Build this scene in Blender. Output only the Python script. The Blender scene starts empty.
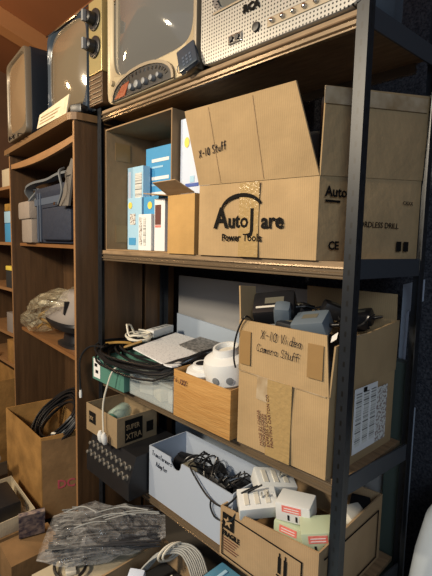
import bpy, bmesh, math, random
from mathutils import Vector, Matrix
random.seed(7)
S = bpy.context.scene
COL = S.collection
R = math.radians
# ---------------------------------------------------------------- camera
cam = bpy.data.objects.new('camera', bpy.data.cameras.new('camera')); COL.objects.link(cam)
cam.data.sensor_fit = 'HORIZONTAL'; cam.data.sensor_width = 36
cam.data.lens = 427.24/432*36; cam.data.clip_start = .02
r_ = Vector((0.70073666, 0.71305347, 0.02286677)); u_ = Vector((-0.08780754, 0.05439354, 0.99465128)); f_ = Vector((-0.70799574, 0.69899649, -0.10072702))
cam.matrix_world = Matrix(((r_.x, u_.x, -f_.x, 1.71715541), (r_.y, u_.y, -f_.y, -0.95732926), (r_.z, u_.z, -f_.z, 0.03523101), (0, 0, 0, 1)))
S.camera = cam
# ---------------------------------------------------------------- world, lights, exposure
w = bpy.data.worlds.new('room_air'); S.world = w; w.use_nodes = True
w.node_tree.nodes['Background'].inputs[0].default_value = (.60, .70, .9, 1)
w.node_tree.nodes['Background'].inputs[1].default_value = .13
def light(name, typ, loc, target, energy, color, size=.3, size_y=None):
    l = bpy.data.lights.new(name, typ); l.energy = energy; l.color = color
    if typ == 'AREA':
        l.size = size
        if size_y: l.shape = 'RECTANGLE'; l.size_y = size_y
    else: l.shadow_soft_size = size
    o = bpy.data.objects.new(name, l); COL.objects.link(o); o.location = loc
    o.rotation_euler = (Vector(target)-Vector(loc)).to_track_quat('-Z', 'Y').to_euler()
    return o
light('key_bulb', 'AREA', (.45, -2.5, 1.15), (.5, 0, 0), 62, (1, .86, .66), .3)
light('key_bulb_twin', 'AREA', (-.95, -2.2, 1.35), (.3, 0, 0), 28, (1, .82, .58), .14)
light('garage_daylight', 'AREA', (2.9, -2.2, .9), (.9, 0, -.2), 17, (.72, .86, 1), 1.0)
light('ceiling_bulb', 'POINT', (-1.3, -.9, .95), (0, 0, 0), 11, (1, .66, .34), .06)
S.view_settings.view_transform = 'Standard'; S.view_settings.look = 'None'
S.view_settings.exposure = .45; S.view_settings.gamma = 1; S.view_settings.use_curve_mapping = False

# ---------------------------------------------------------------- materials
def mat(name, col, rough=.6, metal=0, noise=0, nscale=8, stretch=(1, 1, 1), col2=None, bump=0, bscale=40, spec=.5, alpha=1, trans=0, coat=0, emit=None):
    m = bpy.data.materials.new(name); m.use_nodes = True
    nt = m.node_tree; b = nt.nodes['Principled BSDF']; L = nt.links
    b.inputs['Base Color'].default_value = (*col, 1); b.inputs['Roughness'].default_value = rough
    b.inputs['Metallic'].default_value = metal; b.inputs['Specular IOR Level'].default_value = spec
    b.inputs['Alpha'].default_value = alpha; b.inputs['Transmission Weight'].default_value = trans
    b.inputs['Coat Weight'].default_value = coat
    if noise or bump:
        tc = nt.nodes.new('ShaderNodeTexCoord'); mp = nt.nodes.new('ShaderNodeMapping')
        mp.inputs['Scale'].default_value = stretch; L.new(tc.outputs['Object'], mp.inputs[0])
    if noise:
        n = nt.nodes.new('ShaderNodeTexNoise'); n.inputs['Scale'].default_value = nscale; n.inputs['Detail'].default_value = 6
        L.new(mp.outputs[0], n.inputs[0])
        cr = nt.nodes.new('ShaderNodeMapRange'); cr.inputs[1].default_value = .5-.2/max(noise, .2)*.6; cr.inputs[2].default_value = .5+.2/max(noise, .2)*.6
        L.new(n.outputs[0], cr.inputs[0])
        mx = nt.nodes.new('ShaderNodeMix'); mx.data_type = 'RGBA'
        c2 = col2 or tuple(c*(1-noise) for c in col)
        mx.inputs[6].default_value = (*col, 1); mx.inputs[7].default_value = (*c2, 1)
        L.new(cr.outputs[0], mx.inputs[0]); L.new(mx.outputs[2], b.inputs['Base Color'])
    if bump:
        n2 = nt.nodes.new('ShaderNodeTexNoise'); n2.inputs['Scale'].default_value = bscale; n2.inputs['Detail'].default_value = 3
        L.new(mp.outputs[0], n2.inputs[0]); bp = nt.nodes.new('ShaderNodeBump'); bp.inputs['Strength'].default_value = bump; bp.inputs['Distance'].default_value = .01
        L.new(n2.outputs[0], bp.inputs['Height']); L.new(bp.outputs[0], b.inputs['Normal'])
    return m
def cardboard(name, col, var=.22):
    m = mat(name, col, .85, noise=var, nscale=9, bump=.25, bscale=22, spec=.2)
    nt = m.node_tree; b = nt.nodes['Principled BSDF']; L = nt.links
    tc = [n for n in nt.nodes if n.type == 'TEX_COORD'][0]
    wv = nt.nodes.new('ShaderNodeTexWave'); wv.bands_direction = 'DIAGONAL'; wv.inputs['Scale'].default_value = 95; wv.inputs['Distortion'].default_value = .6
    mp = nt.nodes.new('ShaderNodeMapping'); mp.inputs['Scale'].default_value = (1, 1, .02); L.new(tc.outputs['Object'], mp.inputs[0]); L.new(mp.outputs[0], wv.inputs[0])
    old = b.inputs['Base Color'].links[0].from_socket
    mx = nt.nodes.new('ShaderNodeMix'); mx.data_type = 'RGBA'; mx.blend_type = 'MULTIPLY'; mx.inputs[0].default_value = .10
    L.new(old, mx.inputs[6]); L.new(wv.outputs[0], mx.inputs[7]); L.new(mx.outputs[2], b.inputs['Base Color'])
    return m
M = {}
M['card'] = cardboard('kraft_cardboard', (.50, .345, .180), .3)
M['card_tan'] = cardboard('tan_cardboard', (.48, .325, .18), .3)
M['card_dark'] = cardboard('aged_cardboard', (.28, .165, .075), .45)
M['card_orange'] = cardboard('orange_cardboard', (.42, .225, .07), .5)
M['card_grey'] = cardboard('grey_brown_cardboard', (.36, .26, .15), .3)
M['card_inner'] = cardboard('brown_inner_cardboard', (.36, .235, .125), .3)
M['card_amber'] = cardboard('bright_ochre_cardboard', (.60, .36, .13), .35)
M['card_cream'] = cardboard('cream_cardboard', (.56, .48, .34))
M['tape'] = mat('brown_packing_tape', (.33, .20, .08), .35, noise=.2, nscale=30)
M['tape_clear'] = mat('shiny_tape', (.44, .30, .13), .25, noise=.25, nscale=60, bump=.3, bscale=80)
M['amber'] = mat('amber_tape', (.54, .31, .11), .22, noise=.45, nscale=7, stretch=(1, 1, 9), col2=(.40, .20, .06), bump=.3, bscale=25)
M['tape_pale'] = mat('pale_worn_tape', (.50, .40, .27), .3, noise=.6, nscale=22, col2=(.30, .20, .10))
M['ink'] = mat('black_print', (.012, .011, .010), .9, spec=.05)
M['pen'] = mat('black_marker', (.02, .02, .03), .9, spec=.05)
M['pink'] = mat('pink_print', (.42, .07, .09), .7)
M['red'] = mat('red_sticker', (.75, .06, .04), .5, noise=.3, nscale=120, col2=(.85, .35, .3))
M['post'] = mat('slate_black_painted_steel', (.011, .014, .019), .38, .1, noise=.3, nscale=30)
M['hole'] = mat('slot_edge', (.004, .004, .004), .8)
M['steel'] = mat('bare_steel', (.6, .58, .52), .3, .9)
M['beam'] = mat('warm_lit_beam_steel', (.26, .19, .12), .27, .5, noise=.25, nscale=6, stretch=(.3, 3, 3))  # front beams: warm light on the steel put into the colour
M['beam_side'] = mat('shaded_beam_steel', (.05, .058, .07), .45, .3)  # same steel as the front beams, shade on the sides painted in
M['board'] = mat('particle_board', (.33, .22, .12), .7, noise=.5, nscale=60, stretch=(.2, 1, 1))
M['wood'] = mat('walnut_veneer', (.115, .060, .026), .45, noise=.5, nscale=9, stretch=(5, 5, .35), bump=.08, bscale=60)
M['wood_edge'] = mat('bright_veneer_edge', (.36, .19, .08), .5, noise=.35, nscale=10, stretch=(1, 4, 4))  # brighter than the panels: light on the front edges put into the colour
M['wood_shelf'] = mat('orange_brown_shelf_wood', (.27, .125, .045), .42, noise=.4, nscale=7, stretch=(.5, 5, 5))
M['wood_top'] = mat('brown_bookcase_top', (.22, .125, .055), .42, noise=.35, nscale=8, stretch=(.5, 4, 4))
M['ceil'] = mat('red_brown_plywood', (.27, .095, .032), .7, noise=.25, nscale=3, stretch=(1.5, .6, 1))
M['rafter'] = mat('orange_pine_rafter', (.46, .20, .07), .7, noise=.3, nscale=4, stretch=(2, .4, 2))
M['carpet'] = mat('charcoal_carpet', (.022, .024, .032), .95, noise=.7, nscale=140, col2=(.075, .078, .09), bump=.6, bscale=160, spec=.1)
M['concrete'] = mat('dusty_concrete', (.09, .075, .06), .9, noise=.4, nscale=6)
M['wallwood'] = mat('dark_plywood', (.14, .065, .03), .8, noise=.4, nscale=5)
M['black'] = mat('black_plastic', (.015, .015, .017), .38, noise=.3, nscale=20)
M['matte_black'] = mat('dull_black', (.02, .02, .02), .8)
M['cable'] = mat('black_cable_sheath', (.012, .012, .013), .33)
M['grey_cable'] = mat('grey_cable_sheath', (.27, .28, .27), .5)
M['white_cable'] = mat('ivory_cable_sheath', (.68, .64, .54), .5)
M['white'] = mat('white_plastic', (.72, .73, .72), .4, noise=.06, nscale=10)
M['offwhite'] = mat('warm_white_plastic', (.68, .64, .55), .45, noise=.1, nscale=8)
M['pale_green'] = mat('pale_green_plastic', (.47, .54, .38), .45)
M['grey'] = mat('grey_plastic', (.20, .21, .22), .45)
M['steel_grey'] = mat('steel_grey_plastic', (.12, .15, .18), .4)
M['speckle'] = mat('speckled_dark_sheet', (.07, .07, .07), .5, noise=.9, nscale=90, col2=(.32, .31, .30))
M['knob'] = mat('dull_knob_plastic', (.11, .10, .085), .5)
M['olive'] = mat('olive_grey_plastic', (.13, .12, .09), .45)
M['whitebox'] = mat('white_coated_card', (.42, .48, .58), .6, noise=.08, nscale=6)
M['teal'] = mat('teal_box_card', (.09, .24, .19), .55, noise=.25, nscale=10)
M['paper'] = mat('white_paper', (.75, .75, .74), .7)
M['shelf_label'] = mat('beige_card_sign', (.55, .47, .32), .6, noise=.4, nscale=35, col2=(.75, .68, .5))
M['redwin'] = mat('dark_red_window', (.24, .06, .025), .3)
M['blue'] = mat('sky_blue_card', (.07, .33, .62), .45, noise=.15, nscale=15)
M['lightblue'] = mat('pale_blue_card', (.38, .62, .80), .45, noise=.12, nscale=12)
M['paleblue'] = mat('lavender_white_card', (.62, .70, .85), .45, noise=.15, nscale=9)
M['yellow'] = mat('yellow_print', (.80, .62, .10), .5)
M['deepblue'] = mat('deep_blue_print', (.05, .10, .38), .5)
M['brownprint'] = mat('dark_red_print', (.12, .04, .03), .5)
M['navy'] = mat('navy_nylon', (.016, .024, .048), .75, noise=.3, nscale=40, bump=.4, bscale=25)
M['navy_band'] = mat('slate_blue_webbing', (.06, .08, .12), .8)
M['pouch'] = mat('warm_grey_canvas', (.30, .25, .21), .85, noise=.25, nscale=20, bump=.4, bscale=25)
M['strap'] = mat('grey_webbing', (.11, .12, .13), .7)
M['greybag'] = mat('grey_canvas', (.14, .125, .11), .85, noise=.3, nscale=15, bump=.5, bscale=18)
M['tvdark'] = mat('dark_tv_shell', (.02, .026, .036), .35, noise=.3, nscale=8)
M['tvblue'] = mat('blue_black_tv_face', (.035, .05, .07), .25)
M['tvsilver'] = mat('champagne_tv_face', (.30, .25, .18), .38, .35, noise=.15, nscale=8)
M['tvcream'] = mat('cream_gold_tv_face', (.48, .40, .26), .32, .25, noise=.12, nscale=10)
M['knobpanel'] = mat('brushed_brass_panel', (.46, .38, .18), .3, .5)
M['chrome'] = mat('chrome', (.72, .70, .66), .15, 1)
M['tvbronze'] = mat('dark_bronze_tv_face', (.17, .14, .10), .35, .3)
M['screen'] = mat('grey_picture_glass', (.13, .13, .125), .07, spec=.8, coat=.6)
M['screen_brown'] = mat('smoky_picture_glass', (.17, .135, .09), .10, spec=.8, coat=.5)
M['screen_dull'] = mat('dusty_picture_glass', (.24, .165, .095), .22, spec=.6, noise=.2, nscale=3, stretch=(3, 3, .5))
M['screen_dark'] = mat('dark_picture_glass', (.12, .12, .11), .12, spec=.7)
M['plum'] = mat('grey_taupe_plastic', (.27, .24, .22), .35)
M['panelgrey'] = mat('warm_grey_panel', (.30, .29, .28), .7)
M['panelwhite'] = mat('pale_blue_white_panel', (.36, .42, .50), .6)
M['green_grey'] = mat('green_grey_steel', (.075, .10, .085), .5, .2)
M['bluebin'] = mat('translucent_blue_plastic', (.05, .20, .36), .2, noise=.5, nscale=10, col2=(.12, .32, .45))
M['gold'] = mat('gold_brown_packaging', (.45, .26, .06), .5, noise=.5, nscale=30)
M['fruity'] = mat('dark_patterned_print', (.05, .05, .09), .5, noise=.9, nscale=45, col2=(.35, .28, .25))
def filmy(name, col, a, rough=.12, scale=18):
    m = bpy.data.materials.new(name); m.use_nodes = True; nt = m.node_tree; L = nt.links
    b = nt.nodes['Principled BSDF']; b.inputs['Base Color'].default_value = (*col, 1); b.inputs['Roughness'].default_value = rough
    b.inputs['Alpha'].default_value = a; b.inputs['Coat Weight'].default_value = .5
    tc = nt.nodes.new('ShaderNodeTexCoord'); n = nt.nodes.new('ShaderNodeTexNoise'); n.inputs['Scale'].default_value = scale; n.inputs['Detail'].default_value = 4; n.inputs['Distortion'].default_value = 1.5
    L.new(tc.outputs['Object'], n.inputs[0]); bp = nt.nodes.new('ShaderNodeBump'); bp.inputs['Strength'].default_value = .9; bp.inputs['Distance'].default_value = .02
    L.new(n.outputs[0], bp.inputs['Height']); L.new(bp.outputs[0], b.inputs['Normal'])
    mr = nt.nodes.new('ShaderNodeMapRange'); mr.inputs[1].default_value = .35; mr.inputs[2].default_value = .7; mr.inputs[3].default_value = a*.4; mr.inputs[4].default_value = min(1, a*1.7)
    L.new(n.outputs[0], mr.inputs[0]); L.new(mr.outputs[0], b.inputs['Alpha'])
    return m
M['film'] = filmy('clear_crinkled_plastic', (.66, .66, .66), .15, .05)
M['film_warm'] = filmy('yellowed_crinkled_plastic', (.80, .72, .50), .34, .1, scale=16)
M['clearbin'] = mat('clear_bin_plastic', (.62, .68, .68), .15, alpha=.35)
M['frost'] = mat('frosted_bin_plastic', (.62, .70, .78), .3, alpha=.78, noise=.2, nscale=5, bump=.15, bscale=6)
# perforated grille: regular round holes by object coordinates
def grille_mat():
    m = mat('perforated_silver_grille', (.60, .60, .60), .3, .55); nt = m.node_tree; L = nt.links; b = nt.nodes['Principled BSDF']
    tc = nt.nodes.new('ShaderNodeTexCoord'); sx = nt.nodes.new('ShaderNodeSeparateXYZ'); L.new(tc.outputs['Object'], sx.inputs[0])
    def mth(op, a, bb=None, c=None):
        n = nt.nodes.new('ShaderNodeMath'); n.operation = op
        for i, v in enumerate((a, bb, c)):
            if v is None: continue
            if isinstance(v, (int, float)): n.inputs[i].default_value = v
            else: L.new(v, n.inputs[i])
        return n.outputs[0]
    p = .0105
    fx = mth('SUBTRACT', mth('FRACT', mth('DIVIDE', sx.outputs[0], p)), .5); fz = mth('SUBTRACT', mth('FRACT', mth('DIVIDE', sx.outputs[2], p)), .5)
    d = mth('ADD', mth('MULTIPLY', fx, fx), mth('MULTIPLY', fz, fz)); hole = mth('LESS_THAN', d, .06)
    mx = nt.nodes.new('ShaderNodeMix'); mx.data_type = 'RGBA'; mx.inputs[6].default_value = (.43, .42, .39, 1); mx.inputs[7].default_value = (.03, .03, .03, 1)
    L.new(hole, mx.inputs[0]); L.new(mx.outputs[2], b.inputs['Base Color']); return m
M['grille'] = grille_mat()
def slot_post():
    m = M['post']; nt = m.node_tree; L = nt.links; b = nt.nodes['Principled BSDF']
    tc = nt.nodes.new('ShaderNodeTexCoord'); sx = nt.nodes.new('ShaderNodeSeparateXYZ'); L.new(tc.outputs['Object'], sx.inputs[0])
    def mth(op, a, bb=None):
        n = nt.nodes.new('ShaderNodeMath'); n.operation = op
        for i, v in enumerate((a, bb)):
            if v is None: continue
            if isinstance(v, (int, float)): n.inputs[i].default_value = v
            else: L.new(v, n.inputs[i])
        return n.outputs[0]
    zz = mth('LESS_THAN', mth('FRACT', mth('DIVIDE', sx.outputs[2], .038)), .36)
    side = mth('MAXIMUM', mth('LESS_THAN', mth('ABSOLUTE', sx.outputs[0]), .0028), mth('LESS_THAN', mth('ABSOLUTE', sx.outputs[1]), .0028))
    old = b.inputs['Base Color'].links[0].from_socket
    mx = nt.nodes.new('ShaderNodeMix'); mx.data_type = 'RGBA'; L.new(mth('MULTIPLY', zz, side), mx.inputs[0])
    L.new(old, mx.inputs[6]); mx.inputs[7].default_value = (.002, .002, .002, 1); L.new(mx.outputs[2], b.inputs['Base Color'])
slot_post()
def sheet_mat():
    m = mat('dotted_sheet_print', (.72, .73, .75), .6); nt = m.node_tree; L = nt.links; b = nt.nodes['Principled BSDF']
    tc = nt.nodes.new('ShaderNodeTexCoord'); v = nt.nodes.new('ShaderNodeTexVoronoi'); v.inputs['Scale'].default_value = 110; L.new(tc.outputs['Object'], v.inputs[0])
    cr = nt.nodes.new('ShaderNodeMapRange'); cr.inputs[1].default_value = .15; cr.inputs[2].default_value = .45; L.new(v.outputs[0], cr.inputs[0])
    mx = nt.nodes.new('ShaderNodeMix'); mx.data_type = 'RGBA'; mx.inputs[6].default_value = (.50, .51, .54, 1); mx.inputs[7].default_value = (.76, .77, .79, 1)
    L.new(cr.outputs[0], mx.inputs[0]); L.new(mx.outputs[2], b.inputs['Base Color']); return m
M['sheet'] = sheet_mat()
def print_mat(name, c1, c2, scale, axis_scale):
    m = mat(name, c1, .6); nt = m.node_tree; L = nt.links; b = nt.nodes['Principled BSDF']
    tc = nt.nodes.new('ShaderNodeTexCoord'); mp = nt.nodes.new('ShaderNodeMapping'); mp.inputs['Scale'].default_value = axis_scale
    n = nt.nodes.new('ShaderNodeTexNoise'); n.inputs['Scale'].default_value = scale; n.inputs['Detail'].default_value = 1
    L.new(tc.outputs['Object'], mp.inputs[0]); L.new(mp.outputs[0], n.inputs[0])
    cr = nt.nodes.new('ShaderNodeMapRange'); cr.inputs[1].default_value = .5; cr.inputs[2].default_value = .56; L.new(n.outputs[0], cr.inputs[0])
    mx = nt.nodes.new('ShaderNodeMix'); mx.data_type = 'RGBA'; mx.inputs[6].default_value = (*c1, 1); mx.inputs[7].default_value = (*c2, 1)
    L.new(cr.outputs[0], mx.inputs[0]); L.new(mx.outputs[2], b.inputs['Base Color']); return m
M['barcode'] = print_mat('barcode_label', (.66, .66, .62), (.12, .12, .12), 60, (.01, .01, 3.5))
M['fineprint'] = print_mat('fine_print_label', (.66, .66, .62), (.28, .22, .2), 90, (1, 1, 1.6))

# ---------------------------------------------------------------- geometry helpers
def matrix(loc=(0, 0, 0), rz=0, rx=0, ry=0): return Matrix.Translation(Vector(loc)) @ Matrix.Rotation(rz, 4, 'Z') @ Matrix.Rotation(rx, 4, 'X') @ Matrix.Rotation(ry, 4, 'Y')
def link(name, me, parent=None):
    o = bpy.data.objects.new(name, me); COL.objects.link(o)
    if parent: o.parent = parent
    return o
def world_of(o):
    m = o.matrix_basis.copy()
    while o.parent: o = o.parent; m = o.matrix_basis @ m
    return m
def obj(name, bm, m, parent=None, world=True, smooth=False, origin=None):
    """link bm as one mesh; bm is in world space unless world=False (then parent space)"""
    loc = Vector((0, 0, 0))
    if parent and world: bm.transform(world_of(parent).inverted())
    elif parent and parent.parent: bm.transform(parent.matrix_basis.inverted())
    if bm.verts:
        mn = Vector([min(v.co[i] for v in bm.verts) for i in range(3)]); mx = Vector([max(v.co[i] for v in bm.verts) for i in range(3)])
        loc = Vector(((mn.x+mx.x)/2, (mn.y+mx.y)/2, mn.z))
        bm.transform(Matrix.Translation(-loc))
    bmesh.ops.recalc_face_normals(bm, faces=bm.faces)
    me = bpy.data.meshes.new(name); bm.to_mesh(me); bm.free()
    me.materials.append(m)
    if smooth:
        for p in me.polygons: p.use_smooth = True
        try: me.set_sharp_from_angle(angle=R(40))
        except Exception: pass
    o = link(name, me, parent); o.location = loc
    return o
def thing(name, label, cat, loc=(0, 0, 0), rz=0, group=None, rx=0, ry=0):
    o = bpy.data.objects.new(name, None); COL.objects.link(o); o.empty_display_size = .05
    o.matrix_basis = matrix(loc, rz, rx, ry); return tag(o, label, cat, group)
def tag(o, label, cat, group=None):
    o['label'] = label; o['category'] = cat
    if group: o['group'] = group
    return o
def struct(name, bm, m):
    o = obj(name, bm, m); o['kind'] = 'structure'; return o
def dup(root, mtx, label, group=None):
    def cp(o, p):
        c = o.copy(); COL.objects.link(c); c.parent = p
        for ch in [x for x in COL.objects if x.parent == o]: cp(ch, c)
        return c
    c = cp(root, None); c.matrix_basis = mtx; c['label'] = label
    if group: c['group'] = group
    return c
def box(bm, a, b, bev=0, mtx=None):
    vs = [bm.verts.new((x, y, z)) for x in (a[0], b[0]) for y in (a[1], b[1]) for z in (a[2], b[2])]
    fs = [bm.faces.new([vs[i] for i in q]) for q in ((0, 1, 3, 2), (4, 6, 7, 5), (0, 4, 5, 1), (2, 3, 7, 6), (0, 2, 6, 4), (1, 5, 7, 3))]
    if bev:
        es = list({e for f in fs for e in f.edges})
        r = bmesh.ops.bevel(bm, geom=es, offset=bev, segments=2, affect='EDGES', profile=.6)
        vs = list({v for f in r['faces'] for v in f.verts} | {v for v in vs if v.is_valid})
    if mtx: bmesh.ops.transform(bm, matrix=mtx, verts=[v for v in vs if v.is_valid])
    return bm
def B(a, b, bev=0, mtx=None): return box(bmesh.new(), a, b, bev, mtx)
def hexa(bm, pts):
    """pts: 4 bottom + 4 top points"""
    v = [bm.verts.new(p) for p in pts]
    for q in ((3, 2, 1, 0), (4, 5, 6, 7), (0, 1, 5, 4), (1, 2, 6, 5), (2, 3, 7, 6), (3, 0, 4, 7)): bm.faces.new([v[i] for i in q])
    return bm
def slab(p, t):
    """4 coplanar points thickened by vector t"""
    t = Vector(t); p = [Vector(q) for q in p]
    return hexa(bmesh.new(), p+[q+t for q in p])
def prism(bm, pts, t):
    t = Vector(t); a = [bm.verts.new(p) for p in pts]; b = [bm.verts.new(Vector(p)+t) for p in pts]; n = len(a)
    bm.faces.new(a[::-1]); bm.faces.new(b)
    for i in range(n): bm.faces.new((a[i], a[(i+1) % n], b[(i+1) % n], b[i]))
    return bm
def loft(bm, rings, cap0=True, cap1=True):
    rv = [[bm.verts.new(p) for p in r] for r in rings]; n = len(rv[0])
    for a, b in zip(rv, rv[1:]):
        for i in range(n): bm.faces.new((a[i], a[(i+1) % n], b[(i+1) % n], b[i]))
    if cap0: bm.faces.new(rv[0][::-1])
    if cap1: bm.faces.new(rv[-1])
    return bm
def lathe(bm, prof, n=24, mtx=None, cap=True):
    rings = [[(r*math.cos(2*math.pi*i/n), r*math.sin(2*math.pi*i/n), z) for i in range(n)] for r, z in prof]
    if mtx: rings = [[mtx @ Vector(p) for p in r] for r in rings]
    return loft(bm, rings, cap, cap)
def smooth_pts(pts, k=6, closed=False):
    P = [Vector(p) for p in pts]; out = []; n = len(P)
    for i in range(n if closed else n-1):
        p0, p1, p2, p3 = (P[(i-1) % n] if closed or i else P[0]), P[i], P[(i+1) % n], (P[(i+2) % n] if closed or i+2 < n else P[-1])
        for j in range(k):
            t = j/k
            out.append(.5*((2*p1)+(-p0+p2)*t+(2*p0-5*p1+4*p2-p3)*t*t+(-p0+3*p1-3*p2+p3)*t**3))
    if not closed: out.append(P[-1])
    return out
def tube(bm, pts, r, n=6, closed=False):
    pts = [Vector(p) for p in pts]; m = len(pts); rings = []
    t0 = (pts[1]-pts[0]).normalized(); up = Vector((0, 0, 1)) if abs(t0.z) < .9 else Vector((1, 0, 0))
    nrm = (up-t0*up.dot(t0)).normalized()
    for i in range(m):
        a = pts[i-1] if (i or closed) else pts[0]; b = pts[(i+1) % m] if (i < m-1 or closed) else pts[-1]
        t = (b-a).normalized(); nrm = (nrm-t*nrm.dot(t))
        nrm = nrm.normalized() if nrm.length > 1e-6 else t.orthogonal().normalized()
        bi = t.cross(nrm); rings.append([pts[i]+(nrm*math.cos(2*math.pi*k/n)+bi*math.sin(2*math.pi*k/n))*r for k in range(n)])
    if closed: rings.append(rings[0])
    return loft(bm, rings, not closed, not closed)
def cable(name, pts, r, m, label=None, parent=None, k=6):
    o = obj(name, tube(bmesh.new(), smooth_pts(pts, k), r), m, parent, smooth=True)
    if label: tag(o, label, 'cable')
    return o
class Face:
    """a flat face: origin (lower left seen from outside), unit u (to the right), unit v (up), n = outward"""
    def __init__(s, O, pu, pv):
        s.O = Vector(O); s.u = (Vector(pu)-s.O).normalized(); pv = Vector(pv)-s.O
        s.n = s.u.cross(pv).normalized(); s.v = s.n.cross(s.u)
    def p(s, x, y, d=0): return s.O+s.u*x+s.v*y+s.n*d
def decal(f, x, y, w, h, m, parent, name='label', t=.0012, off=.0004):
    o = obj(name, slab([f.p(x, y, off), f.p(x+w, y, off), f.p(x+w, y+h, off), f.p(x, y+h, off)], f.n*t), m, parent); return o
def polydecal(f, pts, m, parent, name='marking', t=.0012, off=.0008):
    return obj(name, prism(bmesh.new(), [f.p(a, b, off) for a, b in pts], f.n*t), m, parent)
def text(f, x, y, size, s, m, parent, name='lettering', bold=0, sx=1, off=.0012, shear=0):
    c = bpy.data.curves.new('lettering', 'FONT'); c.body = s; c.size = size; c.extrude = .0004; c.offset = bold; c.resolution_u = 2; c.shear = shear
    o = bpy.data.objects.new('tmp', c); COL.objects.link(o)
    me = bpy.data.meshes.new_from_object(o.evaluated_get(bpy.context.evaluated_depsgraph_get()))
    COL.objects.unlink(o); bpy.data.objects.remove(o)
    bm = bmesh.new(); bm.from_mesh(me); bpy.data.meshes.remove(me)
    for v in bm.verts: v.co = f.p(x+v.co.x*sx, y+v.co.y, off+v.co.z)
    return obj(name, bm, m, parent)
STR = {'X': [[(0, 0), (.5, .9)], [(0, .9), (.5, 0)]], '-': [[(.05, .42), (.4, .45)]], '1': [[(.2, 0), (.2, .95)]], '0': [[(.25, .9), (.02, .6), (.05, .15), (.25, 0), (.46, .2), (.45, .7), (.25, .9)]],
 'S': [[(.5, .8), (.3, .95), (.1, .8), (.15, .55), (.4, .4), (.45, .15), (.25, 0), (0, .1)]], 't': [[(.2, .9), (.2, .05), (.35, 0)], [(0, .6), (.4, .62)]], 'u': [[(0, .5), (.03, .1), (.2, 0), (.38, .12)], [(.38, .5), (.38, 0)]],
 'f': [[(.42, .85), (.3, .95), (.18, .8), (.18, -.05)], [(0, .5), (.38, .52)]], 'V': [[(0, .9), (.22, 0), (.5, .95)]], 'i': [[(.1, .5), (.1, 0)], [(.09, .68), (.12, .72)]], 'd': [[(.36, .4), (.2, .5), (.02, .3), (.1, 0), (.36, .12)], [(.38, .95), (.38, 0)]],
 'e': [[(.02, .28), (.35, .3), (.25, .5), (.05, .4), (.05, .1), (.2, 0), (.38, .08)]], 'o': [[(.2, .5), (.02, .3), (.08, .03), (.28, 0), (.38, .28), (.2, .5)]], 'C': [[(.48, .8), (.25, .92), (.03, .6), (.05, .15), (.25, 0), (.48, .1)]],
 'a': [[(.36, .4), (.2, .5), (.02, .3), (.08, 0), (.34, .12)], [(.36, .5), (.38, 0)]], 'm': [[(0, .5), (.02, 0)], [(.02, .35), (.15, .5), (.22, .35), (.22, 0)], [(.22, .35), (.36, .5), (.42, .35), (.43, 0)]], 'r': [[(.02, .5), (.04, 0)], [(.04, .33), (.2, .5), (.34, .43)]],
 'T': [[(0, .9), (.55, .92)], [(.27, .9), (.25, 0)]], 'n': [[(.02, .5), (.03, 0)], [(.03, .35), (.2, .5), (.32, .35), (.33, 0)]], 's': [[(.3, .45), (.12, .5), (.06, .36), (.26, .2), (.2, .02), (0, .05)]], 'A': [[(0, 0), (.25, .95), (.5, 0)], [(.08, .35), (.42, .36)]],
 'p': [[(.03, .5), (.03, -.35)], [(.03, .4), (.2, .5), (.36, .3), (.25, .03), (.04, .08)]], 'F': [[(0, 0), (.02, .9), (.45, .93)], [(.01, .5), (.35, .52)]], ' ': []}
def scrawl(f, x, y, h, s, m, parent, r=.0011, slope=0, name='handwriting'):
    bm = bmesh.new(); cx = x
    for ch in s:
        wd = .42*h if ch != ' ' else .35*h
        for st in STR[ch]:
            pts = [f.p(cx+a*h*.8+b*h*.12, y+b*h+slope*(cx-x+a*h*.8), .0012) for a, b in st]
            if len(pts) > 2: pts = smooth_pts(pts, 3)
            tube(bm, pts, r, 4)
        cx += wd+.08*h+(.1*h if ch.isupper() or ch == 'm' else 0)
    return obj(name, bm, m, parent)

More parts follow.
